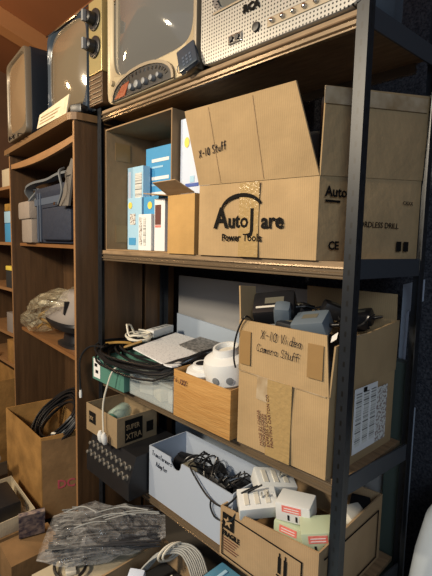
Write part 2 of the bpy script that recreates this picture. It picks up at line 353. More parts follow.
# carton: c = footprint corners FL, FR, BR, BL (world); z0; tops per corner; flaps {side: (length, angle, inset_a, inset_b)}
def carton(name, label, c, z0, tops, m, flaps={}, th=.004, cat='box', group=None, flapmat=None, bulge=.004, closed=False, part='box_body', skip=()):
    if not isinstance(tops, (tuple, list)): tops = [tops]*4
    ctr = Vector((sum(p[0] for p in c)/4, sum(p[1] for p in c)/4))
    t = thing(name, label, cat, (ctr.x, ctr.y, z0), 0, group)
    bm = bmesh.new(); N = 6; K = 5
    def ringat(f, inset, floor=0):
        pts = []
        for s in range(4):
            a = Vector(c[s]); b = Vector(c[(s+1) % 4]); d = (b-a).normalized(); nn = Vector((d.y, -d.x))
            for k in range(N):
                q = a.lerp(b, k/N); zt = tops[s]*(1-k/N)+tops[(s+1) % 4]*k/N
                bu = bulge*math.sin(math.pi*k/N)*math.sin(math.pi*min(1, max(0, f)))
                q = q+nn*bu; q = q+(ctr-q).normalized()*inset*(1.25 if k == 0 else 1)
                pts.append((q.x, q.y, z0+floor+(zt-z0-floor)*f))
        return pts
    rings = [ringat(k/K, 0) for k in range(K+1)]
    if not closed: rings += [ringat(k/K, th, th) for k in range(K, -1, -1)]
    loft(bm, rings)
    obj(part, bm, m, t, smooth=True)
    for s, fl in flaps.items():
        L_, ang = fl[0], R(fl[1]); ia, ib = (fl[2], fl[3]) if len(fl) > 2 else (0, 0); L2 = fl[4] if len(fl) > 4 else L_
        a = Vector((*c[s], tops[s])); b = Vector((*c[(s+1) % 4], tops[(s+1) % 4])); d = (b-a).normalized(); nn = Vector((d.y, -d.x, 0)).normalized()
        dr = Vector((0, 0, 1))*math.cos(ang)+nn*math.sin(ang); tn = d.cross(dr).normalized()*th*.8
        off = nn*.0025
        obj('flap', slab([a+off, b+off, b+off+dr*L2-d*ib, a+off+dr*L_+d*ia], -tn), flapmat or m, t)
    return t
def rbox(name, label, cat, size, m, mtx, bev=.006, group=None):
    o = obj(name, B((-size[0]/2, -size[1]/2, 0), (size[0]/2, size[1]/2, size[2]), bev), m, smooth=True)
    o.matrix_basis = mtx @ Matrix.Translation(o.location)
    return tag(o, label, cat, group)
def localpart(name, bm, m, parent, smooth=False): return obj(name, bm, m, parent, world=False, smooth=smooth)

ZA, ZC, ZD, FL = .5875, -.564, -.955, -1.40
# ================================================================ SETTING
struct('floor', B((-3.2, -4.2, FL-.05), (3.4, .8, FL)), M['concrete'])
struct('wall_back', B((-3.2, .64, FL), (3.4, .72, 2.2)), M['carpet'])
struct('wall_left', B((-2.5, -4.2, FL), (-2.42, .64, 2.9)), M['wallwood'])
cb = slab([(-3.2, -4.2, 1.62+.28*4.2), (3.4, -4.2, 1.62+.28*4.2), (3.4, .7, 1.62-.28*.7), (-3.2, .7, 1.62-.28*.7)], (0, 0, .04))
struct('ceiling', cb, M['ceil'])
for i in range(5):
    x = -2.75+i*1.15
    struct('trim_%d' % (i+1), slab([(x, -4.1, 1.50+.28*4.1), (x+.12, -4.1, 1.50+.28*4.1), (x+.12, .64, 1.50-.28*.64), (x, .64, 1.50-.28*.64)], (0, 0, .119)), M['rafter'])

# ================================================================ STEEL SHELVING
su = thing('shelving_unit', 'black steel boltless shelving unit with four laden shelves and slotted posts', 'shelving unit', (.61, .18, FL))
D_, W_ = .372, 1.22
XB = 1.248
def post(x, y, sx, sy):
    w = .03; t = .003; bm = bmesh.new()
    L = [(x, y), (x+sx*w, y), (x+sx*w, y+sy*t), (x+sx*t, y+sy*t), (x+sx*t, y+sy*w), (x, y+sy*w)]
    prism(bm, [(a, b, FL) for a, b in L], (0, 0, 2.45))
    obj('post', bm, M['post'], su)
post(0, 0, 1, 1); post(W_, 0, -1, 1); post(0, D_, 1, -1); post(XB, D_, -1, -1)
for z in (ZA, 0, ZC, ZD, 1.02):
    obj('shelf_board', B((.006, .006, z-.014), (W_-.006, D_-.006, z), .001), M['board'], su)
    for yy, sy in ((.002, 1), (D_-.002, -1)):
        prof = [(0, -.014), (-.001, -.018), (.006, -.021), (.006, -.027), (-.001, -.030), (-.001, -.034), (.006, -.037), (.006, -.041), (.001, -.044), (.014, -.044), (.014, -.014)]
        bm = bmesh.new(); prism(bm, [(.031, yy+sy*a, z+b+.001) for a, b in prof], (W_-.062, 0, 0))
        obj('long_beam', bm, M['beam'], su)
    for xx, xe in ((.0035, .0035), (W_-.0085, XB-.0085)):
        obj('side_beam', slab([(xx, .031, z-.042), (xe, D_-.031, z-.042), (xe, D_-.031, z+.008), (xx, .031, z+.008)], (.005, 0, 0)), M['beam_side'], su)

# ================================================================ BOOKCASE (turned a few degrees)
BK = matrix((-.040, -.085, 0), R(-5.2))
bk = thing('bookcase', 'tall dark walnut veneer bookcase with scalloped valance left of the steel shelving', 'bookcase', (-.5, .0, FL))
BW = 1.055
def bkp(name, a, b, m, bev=.002): return obj(name, B(a, b, bev, BK), m, bk)
bkp('side_panel', (-.018, 0, FL), (0, .33, .548), M['wood']); bkp('side_panel', (-BW, 0, FL), (-BW+.018, .33, .548), M['wood'])
bkp('edge_band', (-.018, -.0015, FL), (0, -.0002, .548), M['wood_edge'], 0); bkp('edge_band', (-BW, -.0015, FL), (-BW+.018, -.0002, .548), M['wood_edge'], 0)
bm = bmesh.new()
pts = [(-BW-.03, .33), (-BW-.03, -.02), (-.03, -.02), (-.005, -.012), (.008, .006), (.012, .03), (.012, .33)]
prism(bm, [BK @ Vector((a, b, .548)) for a, b in pts], (0, 0, .03)); obj('top_panel', bm, M['wood_top'], bk)
bkp('back_panel', (-BW+.018, .318, FL), (-.018, .33, .548), M['wood'], 0)
for z in (.019, -.515, -1.31): bkp('shelf', (-BW+.019, .045, z-.018), (-.019, .315, z), M['wood_shelf'])
bm = bmesh.new(); n = 16; top = []; bot = []
for i in range(n+1):
    x = -BW+.019+(BW-.038)*i/n; s = 2*i/n-1
    top.append((x, .006, .492-.012*(1-s*s))); bot.append((x, .006, .466-.022*(1-s*s)))
prism(bm, [BK @ Vector(p) for p in top+bot[::-1]], BK.to_3x3() @ Vector((0, .018, 0))); obj('valance', bm, M['wood_edge'], bk)
bkp('valance_panel', (-BW+.019, .025, .478), (-.019, .31, .49), M['wood'])

tag(obj('wooden_panel', B((-.030, .262, FL), (-.010, .44, .50), .002), M['wood']), 'dark wooden panel standing behind the rear of the bookcase side, seen through the shelving', 'panel')
# rack left of it with packets
rk = thing('storage_rack', 'brown wooden rack left of the bookcase, at the left edge', 'rack', (-1.6, .2, FL))
obj('side_panel', B((-2.10, .12, FL), (-2.08, .5, .40)), M['wood'], rk)
for z in (.40, .02, -.30, -.62, -.84): obj('shelf', B((-2.08, .10, z-.02), (-1.201, .5, z)), M['wood_edge'], rk)
for i, (x, z, w_, h_, m, lb, ct) in enumerate([(-1.42, .02, .16, .13, 'blue', 'blue packet at the left edge, lower of the bright packets beside the bookcase', 'packet'), (-1.42, .152, .17, .08, 'lightblue', 'pale blue packet on top of the blue packet at the left edge', 'packet'), (-1.43, .40, .2, .12, 'card_cream', 'cream box on top of the rack at the left edge', 'box'),
        (-1.42, -.30, .16, .12, 'matte_black', 'black case on the rack shelf at the left edge', 'case'), (-1.42, -.62, .17, .14, 'plum', 'grey brown case low on the rack at the left edge', 'case'), (-1.42, -.84, .18, .16, 'card_orange', 'orange brown box lowest on the rack at the left edge', 'box'), (-1.42, -.178, .17, .03, 'yellow', 'flat yellow packet lying on the black case at the left edge', 'packet'), (-1.42, .234, .15, .05, 'gold', 'gold brown packet on the pale blue packet at the left edge', 'packet')]):
    rbox('packet' if ct == 'packet' else 'storage_box', lb, ct, (w_, .22, h_), M[m], matrix((x, .22, z+.0005)), .004)
bxo = carton('cardboard_box', 'large orange brown box standing left of the bookcase foot', [(-1.62, -.20), (-1.12, -.20), (-1.12, .08), (-1.62, .08)], FL, -.86, M['card_orange'], {3: (.12, 40)})

# ================================================================ TELEVISIONS
def seg(n, w, h, e=5):
    out = []
    for i in range(n):
        a = 2*math.pi*i/n; ca, sa = math.cos(a), math.sin(a)
        out.append((w/2*math.copysign(abs(ca)**(2/e), ca), h/2*math.copysign(abs(sa)**(2/e), sa)))
    return out
def crt(parent, cx, cz, w, h, y, m, bulge=.03, e=5, name='screen'):
    """bulging picture tube in parent space facing -Y"""
    n = 48; rings = []
    for r in (1, .97, .88, .72, .52, .3, .1): rings.append([(cx+a*r, y-bulge*(1-r*r), cz+b*r) for a, b in seg(n, w, h, e)])
    rings = [[(cx+a, y+.02, cz+b) for a, b in seg(n, w, h, e)]]+rings
    return localpart(name, loft(bmesh.new(), rings), m, parent, True)
def bezel(parent, cx, cz, w, h, ocx, ocz, ow, oh, y, m, d=.02, e=5, oe=14, name='bezel'):
    n = 96
    o = [(ocx+a, ocz+b) for a, b in seg(n, ow, oh, oe)]; i_ = [(cx+a, cz+b) for a, b in seg(n, w, h, e)]
    im = [(cx+a*1.05, cz+b*1.05) for a, b in seg(n, w, h, e)]
    rings = [[(a, y+d, b) for a, b in o], [(a, y+.004, b) for a, b in o], [(ocx+(a-ocx)*.988, y, ocz+(b-ocz)*.988) for a, b in o], [(a, y+.001, b) for a, b in im], [(a, y+.012, b) for a, b in i_], [(a, y+d, b) for a, b in i_]]
    bm = loft(bmesh.new(), rings, False, False)
    return localpart(name, bm, m, parent, True)
def shell(parent, cx, z0, w, h, y, depth, m, back=.6, name='cabinet'):
    n = 48; cz = z0+h/2
    def rr(yy, s, e=10): return [(cx+a*s, yy, cz+b*s-(h/2)*(1-s)*.5) for a, b in seg(n, w, h, e)]
    return localpart(name, loft(bmesh.new(), [rr(y, 1, 14), rr(y+depth*.45, 1, 14), rr(y+depth*.62, (1+back)/2, 9), rr(y+depth, back, 7)]), m, parent, True)

# TV far left, on the bookcase
t4 = thing('television', 'small champagne faced CRT television with dark shell, leftmost on the bookcase top', 'television', (-.79, -.02, .579), R(-6))
shell(t4, 0, .012, .40, .44, .0, .32, M['tvdark'])
bezel(t4, -.0, .245, .35, .365, 0, .232, .385, .435, -.03, M['tvbronze'], .035, 6)
crt(t4, 0, .245, .355, .37, -.018, M['screen_dull'], .022, 6)
for k in range(4): localpart('button', B((-.16+.03*k, -.034, .030), (-.14+.03*k, -.029, .040), .001), M['black'], t4)
localpart('foot', B((-.15, .01, 0), (-.11, .2, .0125)), M['black'], t4); localpart('foot', B((.11, .01, 0), (.15, .2, .0125)), M['black'], t4)
cable('coiled_wire', [(-.84, -.07, .583), (-.80, -.085, .595), (-.76, -.075, .583), (-.73, -.09, .597), (-.69, -.08, .583), (-.66, -.09, .59), (-.62, -.085, .583)], .003, M['cable'], 'black wire bunched at the foot of the leftmost television')
# beige sign card
cs = obj('cream_booklet', slab([(-.455, -.075, .581), (-.095, -.095, .581), (-.095, -.080, .665), (-.455, -.060, .650)], (0, .006, 0)), M['shelf_label'])
tag(cs, 'cream printed card leaning upright on the bookcase top before the televisions', 'card')
cf = Face((-.455, -.0752, .581), (-.095, -.0952, .581), (-.455, -.0602, .650))
for k in range(3): obj('print_line', slab([cf.p(.03, .014+.016*k, .0004), cf.p(.22+.03*k, .014+.016*k, .0004), cf.p(.22+.03*k, .020+.016*k, .0004), cf.p(.03, .020+.016*k, .0004)], cf.n*.0006), M['tape_pale'], cs)
rbox('black_adapter', 'small black adapter beside the cream card under the knob television', 'adapter', (.06, .05, .035), M['black'], matrix((-.055, -.055, .5795), .4), .006)

# TV with the two big knobs
t3 = thing('television', 'black framed CRT television with brass channel knob panel, between the leftmost and the cream one', 'television', (-.180, .01, .592), 0)
shell(t3, 0, .012, .54, .425, 0, .26, M['tvdark'])
bezel(t3, -.072, .230, .375, .395, -.07, .222, .40, .43, -.03, M['tvblue'], .035, 4)
crt(t3, -.072, .230, .38, .40, -.018, M['screen_brown'], .04, 3.6)
localpart('knob_panel', B((.155, -.035, .14), (.262, .0, .435), .004), M['knobpanel'], t3)
for z in (.35, .243):
    rg = localpart('channel_dial', lathe(bmesh.new(), [(.043, 0), (.043, .006), (.036, .009), (.03, .009)], 28, matrix((.210, -.035, z), 0, R(90))), M['black'], t3, True)
    k = localpart('knob', lathe(bmesh.new(), [(.026, 0), (.024, .03), (.018, .034)], 20, matrix((.210, -.044, z), 0, R(90))), M['black'], t3, True)
    localpart('grip', B((.203, -.094, z-.022), (.217, -.077, z+.022), .003), M['grey'], k)
g = localpart('speaker_grille', B((.155, -.033, .014), (.262, 0, .137), .002), M['wood'], t3)
for k in range(6):
    localpart('grille_slat', B((.16, -.037, .022+.019*k), (.257, -.0335, .026+.019*k), .001), M['tvsilver'], g)
localpart('top_trim', B((-.268, -.036, .430), (.262, -.031, .437)), M['chrome'], t3)
for x in (-.2, .2): localpart('foot', B((x-.02, .02, 0), (x+.02, .18, .0125)), M['black'], t3)

# cream TV with the arched dial
t2 = thing('television', 'large cream gold CRT television with arched tuning dial under its screen', 'television', (.372, .0, ZA), 0)
shell(t2, 0, .008, .555, .49, .03, .28, M['tvdark'])
bezel(t2, 0.0, .300, .485, .395, 0, .250, .545, .50, -.01, M['tvcream'], .04, 7)
crt(t2, 0.0, .300, .49, .40, .008, M['screen'], .045, 6)
localpart('side_trim', B((.258, -.014, .01), (.274, .02, .49), .003), M['tvsilver'], t2)
n = 20; arch = [(.19*math.cos(math.pi*i/n), .085*math.sin(math.pi*i/n)**.8) for i in range(n+1)]
bm = bmesh.new(); prism(bm, [(-.03+a, -.016, .006+b) for a, b in arch], (0, .008, 0)); ar = localpart('tuning_dial', bm, M['black'], t2)
bm = bmesh.new()
o1 = [(-.03+.198*math.cos(math.pi*i/n), .004+.094*math.sin(math.pi*i/n)**.8) for i in range(n+1)]; i1 = [(-.03+.187*math.cos(math.pi*i/n), .004+.083*math.sin(math.pi*i/n)**.8) for i in range(n+1)]
prism(bm, [(a, -.020, b) for a, b in o1+i1[::-1]], (0, .006, 0)); localpart('dial_rim', bm, M['tvsilver'], ar)
for i in range(2, n-1):
    a = math.pi*i/n; c_, s_ = math.cos(a), math.sin(a)**.8
    bm = B((-.0022, -.0185, -.006), (.0022, -.0165, .006)); bm.transform(Matrix.Translation((-.03+.165*c_, 0, .006+.068*s_)) @ Matrix.Rotation(math.pi/2-a, 4, 'Y')); localpart('tick', bm, M['chrome'], ar)
bm = bmesh.new(); prism(bm, [(-.205, -.0185, .010), (-.13, -.0185, .010), (-.10, -.0185, .058), (-.15, -.0185, .052)], (0, .002, 0)); localpart('red_window', bm, M['redwin'], ar)
for x, r in ((-.08, .013), (-.04, .016), (.005, .013), (.05, .012), (.09, .01)):
    localpart('knob', lathe(bmesh.new(), [(r, 0), (r*.85, .014), (r*.5, .016)], 14, matrix((x, -.016, .030), 0, R(90))), M['grey'], ar, True)
localpart('round_knob', lathe(bmesh.new(), [(.012, 0), (.010, .012)], 14, matrix((-.225, -.010, .078), 0, R(90))), M['tvcream'], t2, True)
localpart('foot', B((-.22, .04, 0), (-.18, .25, .009)), M['black'], t2); localpart('foot', B((.18, .04, 0), (.22, .25, .009)), M['black'], t2)

# RCA set with perforated face
t1 = thing('television', 'silver television with perforated speaker face and chrome buttons, rightmost on the top shelf', 'television', (.935, .0, ZA), 0)
shell(t1, 0, .006, .545, .47, .02, .31, M['steel_grey'], .8)
bezel(t1, -.02, .315, .40, .32, 0, .238, .555, .47, -.006, M['grille'], .035, 8)
crt(t1, -.02, .315, .405, .325, .012, M['screen_dark'], .03, 6)
localpart('screen_rim', B((-.22, -.0095, .143), (.18, -.0065, .149), .001), M['tvsilver'], t1)
f = Face((-.27, -.008, 0), (.3, -.008, 0), (-.27, -.008, 1))
def lface(par, fn, *a, **k):
    o = fn(*a, **k); return o
def ltext(par, x, y, z, size, s, m, bold=.0):
    W = world_of(par); ff = Face(W @ Vector((x, y, z)), W @ Vector((x+1, y, z)), W @ Vector((x, y, z+1))); return text(ff, 0, 0, size, s, m, par, bold=bold)
ltext(t1, -.095, -.0075, .105, .030, 'RCA', M['ink'], .0016)
# jack plate, dial, button slot with chrome buttons
jp = localpart('jack_plate', B((-.150, -.0105, .034), (-.098, -.0065, .060), .002), M['chrome'], t1)
for x in (-.137, -.112): localpart('jack', lathe(bmesh.new(), [(.009, 0), (.007, .005)], 14, matrix((x, -.0105, .047), 0, R(90))), M['black'], jp, True)
dl = localpart('dial', lathe(bmesh.new(), [(.014, 0), (.012, .006), (.006, .007)], 20, matrix((-.045, -.0065, .053), 0, R(90))), M['black'], t1, True)
bs = localpart('button_recess', B((-.005, -.0085, .037), (.245, -.0060, .062), .002), M['tvsilver'], t1)
for k in range(7):
    localpart('button', lathe(bmesh.new(), [(.0075, 0), (.006, .008), (.003, .010)], 14, matrix((.014+.034*k, -.0085, .0495), 0, R(90))), M['chrome'], bs, True)
localpart('foot', B((-.22, .03, 0), (-.18, .25, .007)), M['black'], t1); localpart('foot', B((.18, .03, 0), (.22, .25, .007)), M['black'], t1)
# handset leaning between the sets
hs = thing('remote_handset', 'small black handset leaning between the cream and the silver television', 'remote', (.632, -.020, ZA+.002), R(8), None, R(-12), R(-22))
localpart('handset_body', B((-.035, -.019, 0), (.04, .001, .085), .007), M['tvblue'], hs, True)
for i in range(3):
    for j in range(3): localpart('button', B((-.015+.014*i, -.0205, .012+.013*j), (-.006+.014*i, -.0185, .020+.013*j), .001), M['navy_band'], hs)
rg = obj('key_ring', tube(bmesh.new(), [(.585+.014*math.cos(a), -.028, ZA+.017+.014*math.sin(a)) for a in [i*math.pi/8 for i in range(16)]], .0018, 5, True), M['chrome'], smooth=True)
tag(rg, 'small chrome ring beside the black handset on the top shelf', 'ring')

# ================================================================ SHELF UNDER THE TELEVISIONS (level B)
# open carton lying on its side, mouth to the front
ob = thing('cardboard_box', 'big open carton lying on its side with blue packages inside, left end of the shelf', 'box', (.26, .15, 0))
x0, x1, y0, y1, z0, z1 = .036, .49, .018, .275, .0008, .512
t_ = .005; bm = bmesh.new()
box(bm, (x0, y0, z0), (x1, y1, z0+t_)); box(bm, (x0, y0, z1-t_), (x1, y1, z1)); box(bm, (x0, y0, z0+t_), (x0+t_, y1, z1-t_)); box(bm, (x1-t_, y0, z0+t_), (x1, y1, z1-t_)); box(bm, (x0+t_, y1-t_, z0+t_), (x1-t_, y1, z1-t_))
obj('box_body', bm, M['card_inner'], ob)
f = Face((x0+t_, y0, z0+t_), (x0+t_, y1, z0+t_), (x0+t_, y0, z1)); f.n = Vector((1, 0, 0)); f.u = Vector((0, 1, 0)); f.v = Vector((0, 0, 1))
decal(f, .045, .385, .075, .075, M['tape'], ob, 'tape'); decal(f, .045, .03, .075, .075, M['tape'], ob, 'tape')
# blue packages
def pack(label, a, b, m, cat='box', name='retail_box'):
    o = obj(name, B((0, 0, 0), (b[0]-a[0], b[1]-a[1], b[2]-a[2]), .0015), m)
    t = thing(name, label, cat, ((a[0]+b[0])/2, (a[1]+b[1])/2, a[2])); o.parent = t; o.name = 'carton_body'; o.location = (0, 0, 0)
    return t, Face((a[0], a[1], a[2]), (b[0], a[1], a[2]), (a[0], a[1], b[2])), Face((b[0], a[1], a[2]), (b[0], b[1], a[2]), (b[0], a[1], b[2]))
Z0 = z0+t_+.0005
p, f, g = pack('sky blue retail box standing tall at the back inside the open carton', (.118, .170, Z0), (.33, .268, .445), M['blue'])
for zz in (.375, .30, .235): decal(f, .045, zz, .12, .014, M['paper'], p); decal(f, .045, zz-.025, .08, .008, M['lightblue'], p)
p, f, g = pack('pale blue retail box with printed panel, leftmost inside the open carton', (.047, .122, Z0), (.165, .160, .365), M['lightblue'])
decal(f, .060, .22, .05, .11, M['barcode'], p); decal(f, .008, .19, .02, .15, M['paleblue'], p)
p, f, g = pack('blue and white retail box with yellow sun, standing lower front in the open carton', (.135, .065, Z0), (.238, .118, .222), M['lightblue'])
polydecal(f, [(.022+.014*math.cos(a), .185+.014*math.sin(a)) for a in [i*math.pi/6 for i in range(12)]], M['yellow'], p)
decal(f, .02, .105, .04, .045, M['fineprint'], p); decal(f, .012, .02, .05, .03, M['blue'], p)
p, f, g = pack('blue retail box with yellow sun print right of the blue and white one', (.245, .070, Z0), (.345, .118, .222), M['blue'])
polydecal(f, [(.045+.015*math.cos(a), .18+.015*math.sin(a)) for a in [i*math.pi/6 for i in range(12)]], M['yellow'], p)
p, f, g = pack('narrow white retail box with fine print in front inside the open carton', (.268, .030, Z0), (.352, .062, .148), M['paper'])
decal(f, .008, .02, .016, .11, M['fineprint'], p); decal(f, .034, .02, .016, .11, M['barcode'], p)
p, f, g = pack('white retail box with dark red panel beside the brown carton in the open carton', (.360, .040, Z0), (.425, .072, .205), M['paper'])
decal(f, .006, .10, .036, .075, M['brownprint'], p); decal(f, .006, .09, .036, .008, M['red'], p)
# brown carton with raised flap, beside
carton('cardboard_box', 'small kraft carton with one flap stretched out left, between blue packages and largest carton',
       [(.497, -.002), (.640, -.002), (.640, .16), (.497, .16)], .0008, .205, M['card_amber'], {3: (.15, 84, .05, 0), 0: (.075, 62, .0, .02)}, flapmat=M['card_tan'])
p, f, g = pack('white and blue retail box with yellow sun resting on the small kraft carton', (.500, .050, .2062), (.655, .15, .475), M['paleblue'])
polydecal(f, [(.036+.013*math.cos(a), .185+.018*math.sin(a)) for a in [i*math.pi/7 for i in range(14)]], M['yellow'], p)
decal(f, .03, .03, .07, .012, M['deepblue'], p); decal(f, .055, .045, .022, .022, M['lightblue'], p)
p, f, g = pack('slim pale blue box upright behind the small kraft carton', (.40, .14, Z0), (.455, .20, .42), M['lightblue'])

# AUTOJARE carton
aj = carton('cardboard_box', 'largest kraft carton on the shelf, printed with power tools logo and a roof arc', [(.665, -.004), (1.114, -.004), (1.225, .365), (.665, .365)], .0008, [.225, .215, .235, .235], M['card'],
            {0: (.228, 17, .0, .035, .228), 1: (.215, 2, .0, .0, .235), 2: (.12, 10)}, th=.006, bulge=.006)
f = Face((.665, -.004, 0), (1.122, -.004, 0), (.665, -.004, .2))
decal(f, .185, .002, .075, .214, M['tape_clear'], aj, 'tape', off=.0075)
text(f, .080, .088, .088, 'A', M['ink'], aj, bold=.002, off=.0088); text(f, .140, .088, .060, 'uto', M['ink'], aj, bold=.0016, off=.0088)
text(f, .225, .080, .088, 'J', M['ink'], aj, bold=.002, off=.0088); text(f, .270, .085, .060, 'are', M['ink'], aj, bold=.0016, off=.0088)
arc_o = []; arc_i = []
for i in range(15):
    a = math.pi*(.93-.80*i/14); arc_o.append((.192+.084*math.cos(a), .138+.050*math.sin(a))); arc_i.append((.192+.078*math.cos(a), .136+.040*math.sin(a)))
polydecal(f, arc_o+arc_i[::-1], M['ink'], aj, 'logo_arc', off=.0085)
text(f, .115, .048, .030, 'Power Tools', M['ink'], aj, bold=.0008, off=.0088)
# side print
fs = Face((1.114, -.004, 0), (1.225, .365, 0), (1.114, -.004, .2))
text(fs, .012, .165, .036, 'Auto', M['ink'], aj, 'small_logo', bold=.001, off=.010); decal(fs, .015, .150, .05, .006, M['ink'], aj, 'small_logo', off=.0075); text(fs, .03, .03, .03, 'CE', M['ink'], aj, bold=.001, off=.010)
text(fs, .12, .092, .022, 'CORDLESS DRILL', M['ink'], aj, off=.010); text(fs, .30, .16, .015, 'CXXX', M['ink'], aj, off=.010)
for i in range(2): decal(fs, .285+.03*i, .028, .020, .028, M['ink'], aj, 'marking', off=.0085)
# worn tape strips along the top of the right flap
d = Vector((.111, .369, 0)).normalized(); nn = Vector((d.y, -d.x, 0))
ff = Face(Vector((1.114, -.004, .215))+nn*.006, Vector((1.225, .365, .230))+nn*.006, Vector((1.114, -.004, .43))+nn*.0135)
bm = slab([ff.p(.0, .172), ff.p(.38, .192), ff.p(.38, .230), ff.p(.0, .212)], ff.n*.0012)
obj('tape', bm, M['tape_pale'], aj)
# handwriting on the standing front flap
up = Vector((0, 0, 1))*math.cos(R(17))+Vector((0, -1, 0))*math.sin(R(17))
o3 = Vector((.665, -.0075, .225)); fl = Face(o3, o3+Vector((.457, 0, -.01)), o3+up); fl.O = fl.O+fl.n*.0006
scrawl(fl, .028, .085, .024, 'X-10 Stuff', M['pen'], aj, .0013, slope=.12)
for k in (.10, .27): obj('crease', slab([fl.p(k, .004, .0002), fl.p(k+.002, .004, .0002), fl.p(k+.002, .222, .0002), fl.p(k, .222, .0002)], fl.n*.0002), M['card_tan'], aj)
cable('black_cable', [(1.06, .05, .17), (1.09, .04, .25), (1.10, .03, .34), (1.085, .06, .42), (1.09, .10, .30), (1.07, .12, .2)], .012, M['cable'], 'thick black cable rising inside the largest carton beside its right flap')
rbox('black_case', 'black case standing inside the largest carton behind the front flap', 'case', (.30, .16, .36), M['matte_black'], matrix((.88, .20, .01)), .02)

# ================================================================ MIDDLE SHELF (level C)
e = .0008
# leaning panels behind the unit
gp = obj('leaning_panel', slab([(.03, .44, FL), (1.14, .44, FL), (1.14, .44, -.13), (.03, .44, -.125)], (0, .012, 0)), M['panelgrey']); tag(gp, 'wide warm grey board leaning behind the shelving, seen above the cable coil', 'panel')
gp = obj('leaning_panel', slab([(.05, .415, FL), (.84, .415, FL), (.84, .415, -.375), (.05, .415, -.315)], (0, .010, 0)), M['panelwhite']); tag(gp, 'pale blue white board in front of the grey board behind the coil', 'panel')
gp = obj('leaning_panel', prism(bmesh.new(), [(1.155, .46, FL), (1.170, .46, FL), (1.170, .46, -.33), (1.172, .46, -.19), (1.172, .46, -.17), (1.215, .46, -.13), (1.215, .46, -.06), (1.172, .46, -.075), (1.155, .46, -.08)], (0, .02, 0)), M['whitebox']); tag(gp, 'notched white board behind the rear right post', 'panel')
gp = obj('metal_cabinet', B((1.152, .405, FL), (1.205, .455, -.325), .003), M['green_grey']); tag(gp, 'narrow green grey steel case standing behind the handwritten carton', 'case')
# teal carton with label
p, f, g = pack('teal cardboard box with white label under the cable coil', (.034, -.048, ZC+e), (.285, .20, ZC+.098), M['teal'])
decal(f, .012, .012, .055, .082, M['paper'], p); decal(f, .022, .060, .022, .014, M['ink'], p, 'marking', off=.0016); decal(f, .030, .032, .022, .014, M['ink'], p, 'marking', off=.0016)
# clear bin with yellow contents
cbn = carton('clear_bin', 'clear plastic bin with yellowish contents between teal box and amber wrapped box', [(.30, -.03), (.572, -.03), (.572, .20), (.30, .20)], ZC+e, ZC+.085, M['clearbin'], {}, th=.003, cat='bin', part='bin_body')
obj('lid', B((.295, -.037, ZC+.0862), (.577, .207, ZC+.098), .004), M['clearbin'], cbn)
for i, (x, y, a, m, lb) in enumerate([(.36, .03, .2, 'offwhite', 'ivory block in the clear bin, left one'), (.45, .025, -.25, 'shelf_label', 'tan block in the clear bin, middle one'), (.53, .04, .3, 'offwhite', 'ivory block in the clear bin, right one')]):
    rbox('plastic_block', lb, 'block', (.075, .06, .05), M[m], matrix((x, y, ZC+.006), a), .01)
# cable coil
bm = bmesh.new(); rnd = random.Random(3)
pts = []
turns = 15
for i in range(turns*30+1):
    a = 2*math.pi*i/30; tn = i/30
    rx = .285+.022*math.sin(tn*2.1+.4)+.008*math.sin(a*1.3); ry = .180+.032*math.sin(tn*1.7)
    cx_ = .290+.012*math.sin(tn*3)+.02*math.sin(a); cy_ = .125+.050*math.cos(tn*2.3)
    x = cx_+rx*math.cos(a); y = min(.345, cy_+ry*math.sin(a)); x = max(x, -.022)
    pts.append((x, y, ZC+.106+.0026*tn+.010*math.sin(a*2+tn*1.1)+(.05*max(0, (x-.50)/.08) if y < .25 else 0)))
tube(bm, pts, .0048, 6)
co = thing('cable_coil', 'wide flat coil of black cable lying over the teal box and clear bin', 'cable coil', (.28, .155, ZC+.11))
obj('coil', bm, M['cable'], co, smooth=True)
e1 = cable('loose_end', [(.10, -.03, ZC+.15), (0.02, -.055, ZC+.14), (-.022, -.078, ZC+.08), (-.02, -.08, ZC-.03), (-.012, -.082, ZC-.06)], .0045, M['cable'], None, co)
obj('plug_tip', lathe(bmesh.new(), [(.006, 0), (.007, .02), (.005, .035)], 12, matrix((-.012, -.082, ZC-.092))), M['white'], co, smooth=True)
# printed sheet
zs = ZC+.166
sh = obj('printed_sheet', prism(bmesh.new(), [(.262, .010, zs), (.545, -.040, zs), (.570, -.035, zs), (.576, -.012, zs), (.486, .300, zs+.004), (.145, .330, zs+.004)], (0, 0, .005)), M['sheet']); tag(sh, 'white dotted sheet lying on the cable coil', 'sheet')
sh = obj('mesh_sheet', prism(bmesh.new(), [(.36, .17, zs+.0105), (.525, .14, zs+.0105), (.49, .33, zs+.0105), (.30, .345, zs+.0105)], (0, 0, .003)), M['speckle']); tag(sh, 'dark speckled sheet overlapping the far corner of the white sheet', 'sheet')
# power strip with ivory cord
ps = thing('power_strip', 'white power strip lying on the cable coil', 'power strip', (.118, .255, zs+.004), R(109))
localpart('strip_body', B((-.085, -.024, 0), (.085, .024, .036), .006), M['white'], ps, True)
for k in range(4): localpart('socket', B((-.06+.035*k, -.009, .0355), (-.046+.035*k, .009, .0368)), M['grey'], ps)
pts = []
for i in range(44):
    a = i*.5; pts.append((.135+.055*math.cos(a)+.0006*i, .115+.05*math.sin(a), zs+.012+.014*math.sin(a*.63)+.018*(i/44)+(.045 if 18 < i < 22 else 0)))
o = cable('ivory_cord', pts, .0045, M['white_cable'], 'ivory cord looped beside the white power strip', k=3)
cable('braided_cord', [(.03, .02, zs-.02), (.07, .06, zs-.014), (.13, .09, zs-.012), (.17, .03, zs-.012), (.21, .09, zs+.012)], .006, M['gold'], 'thick tan cord lying across the left of the cable coil')
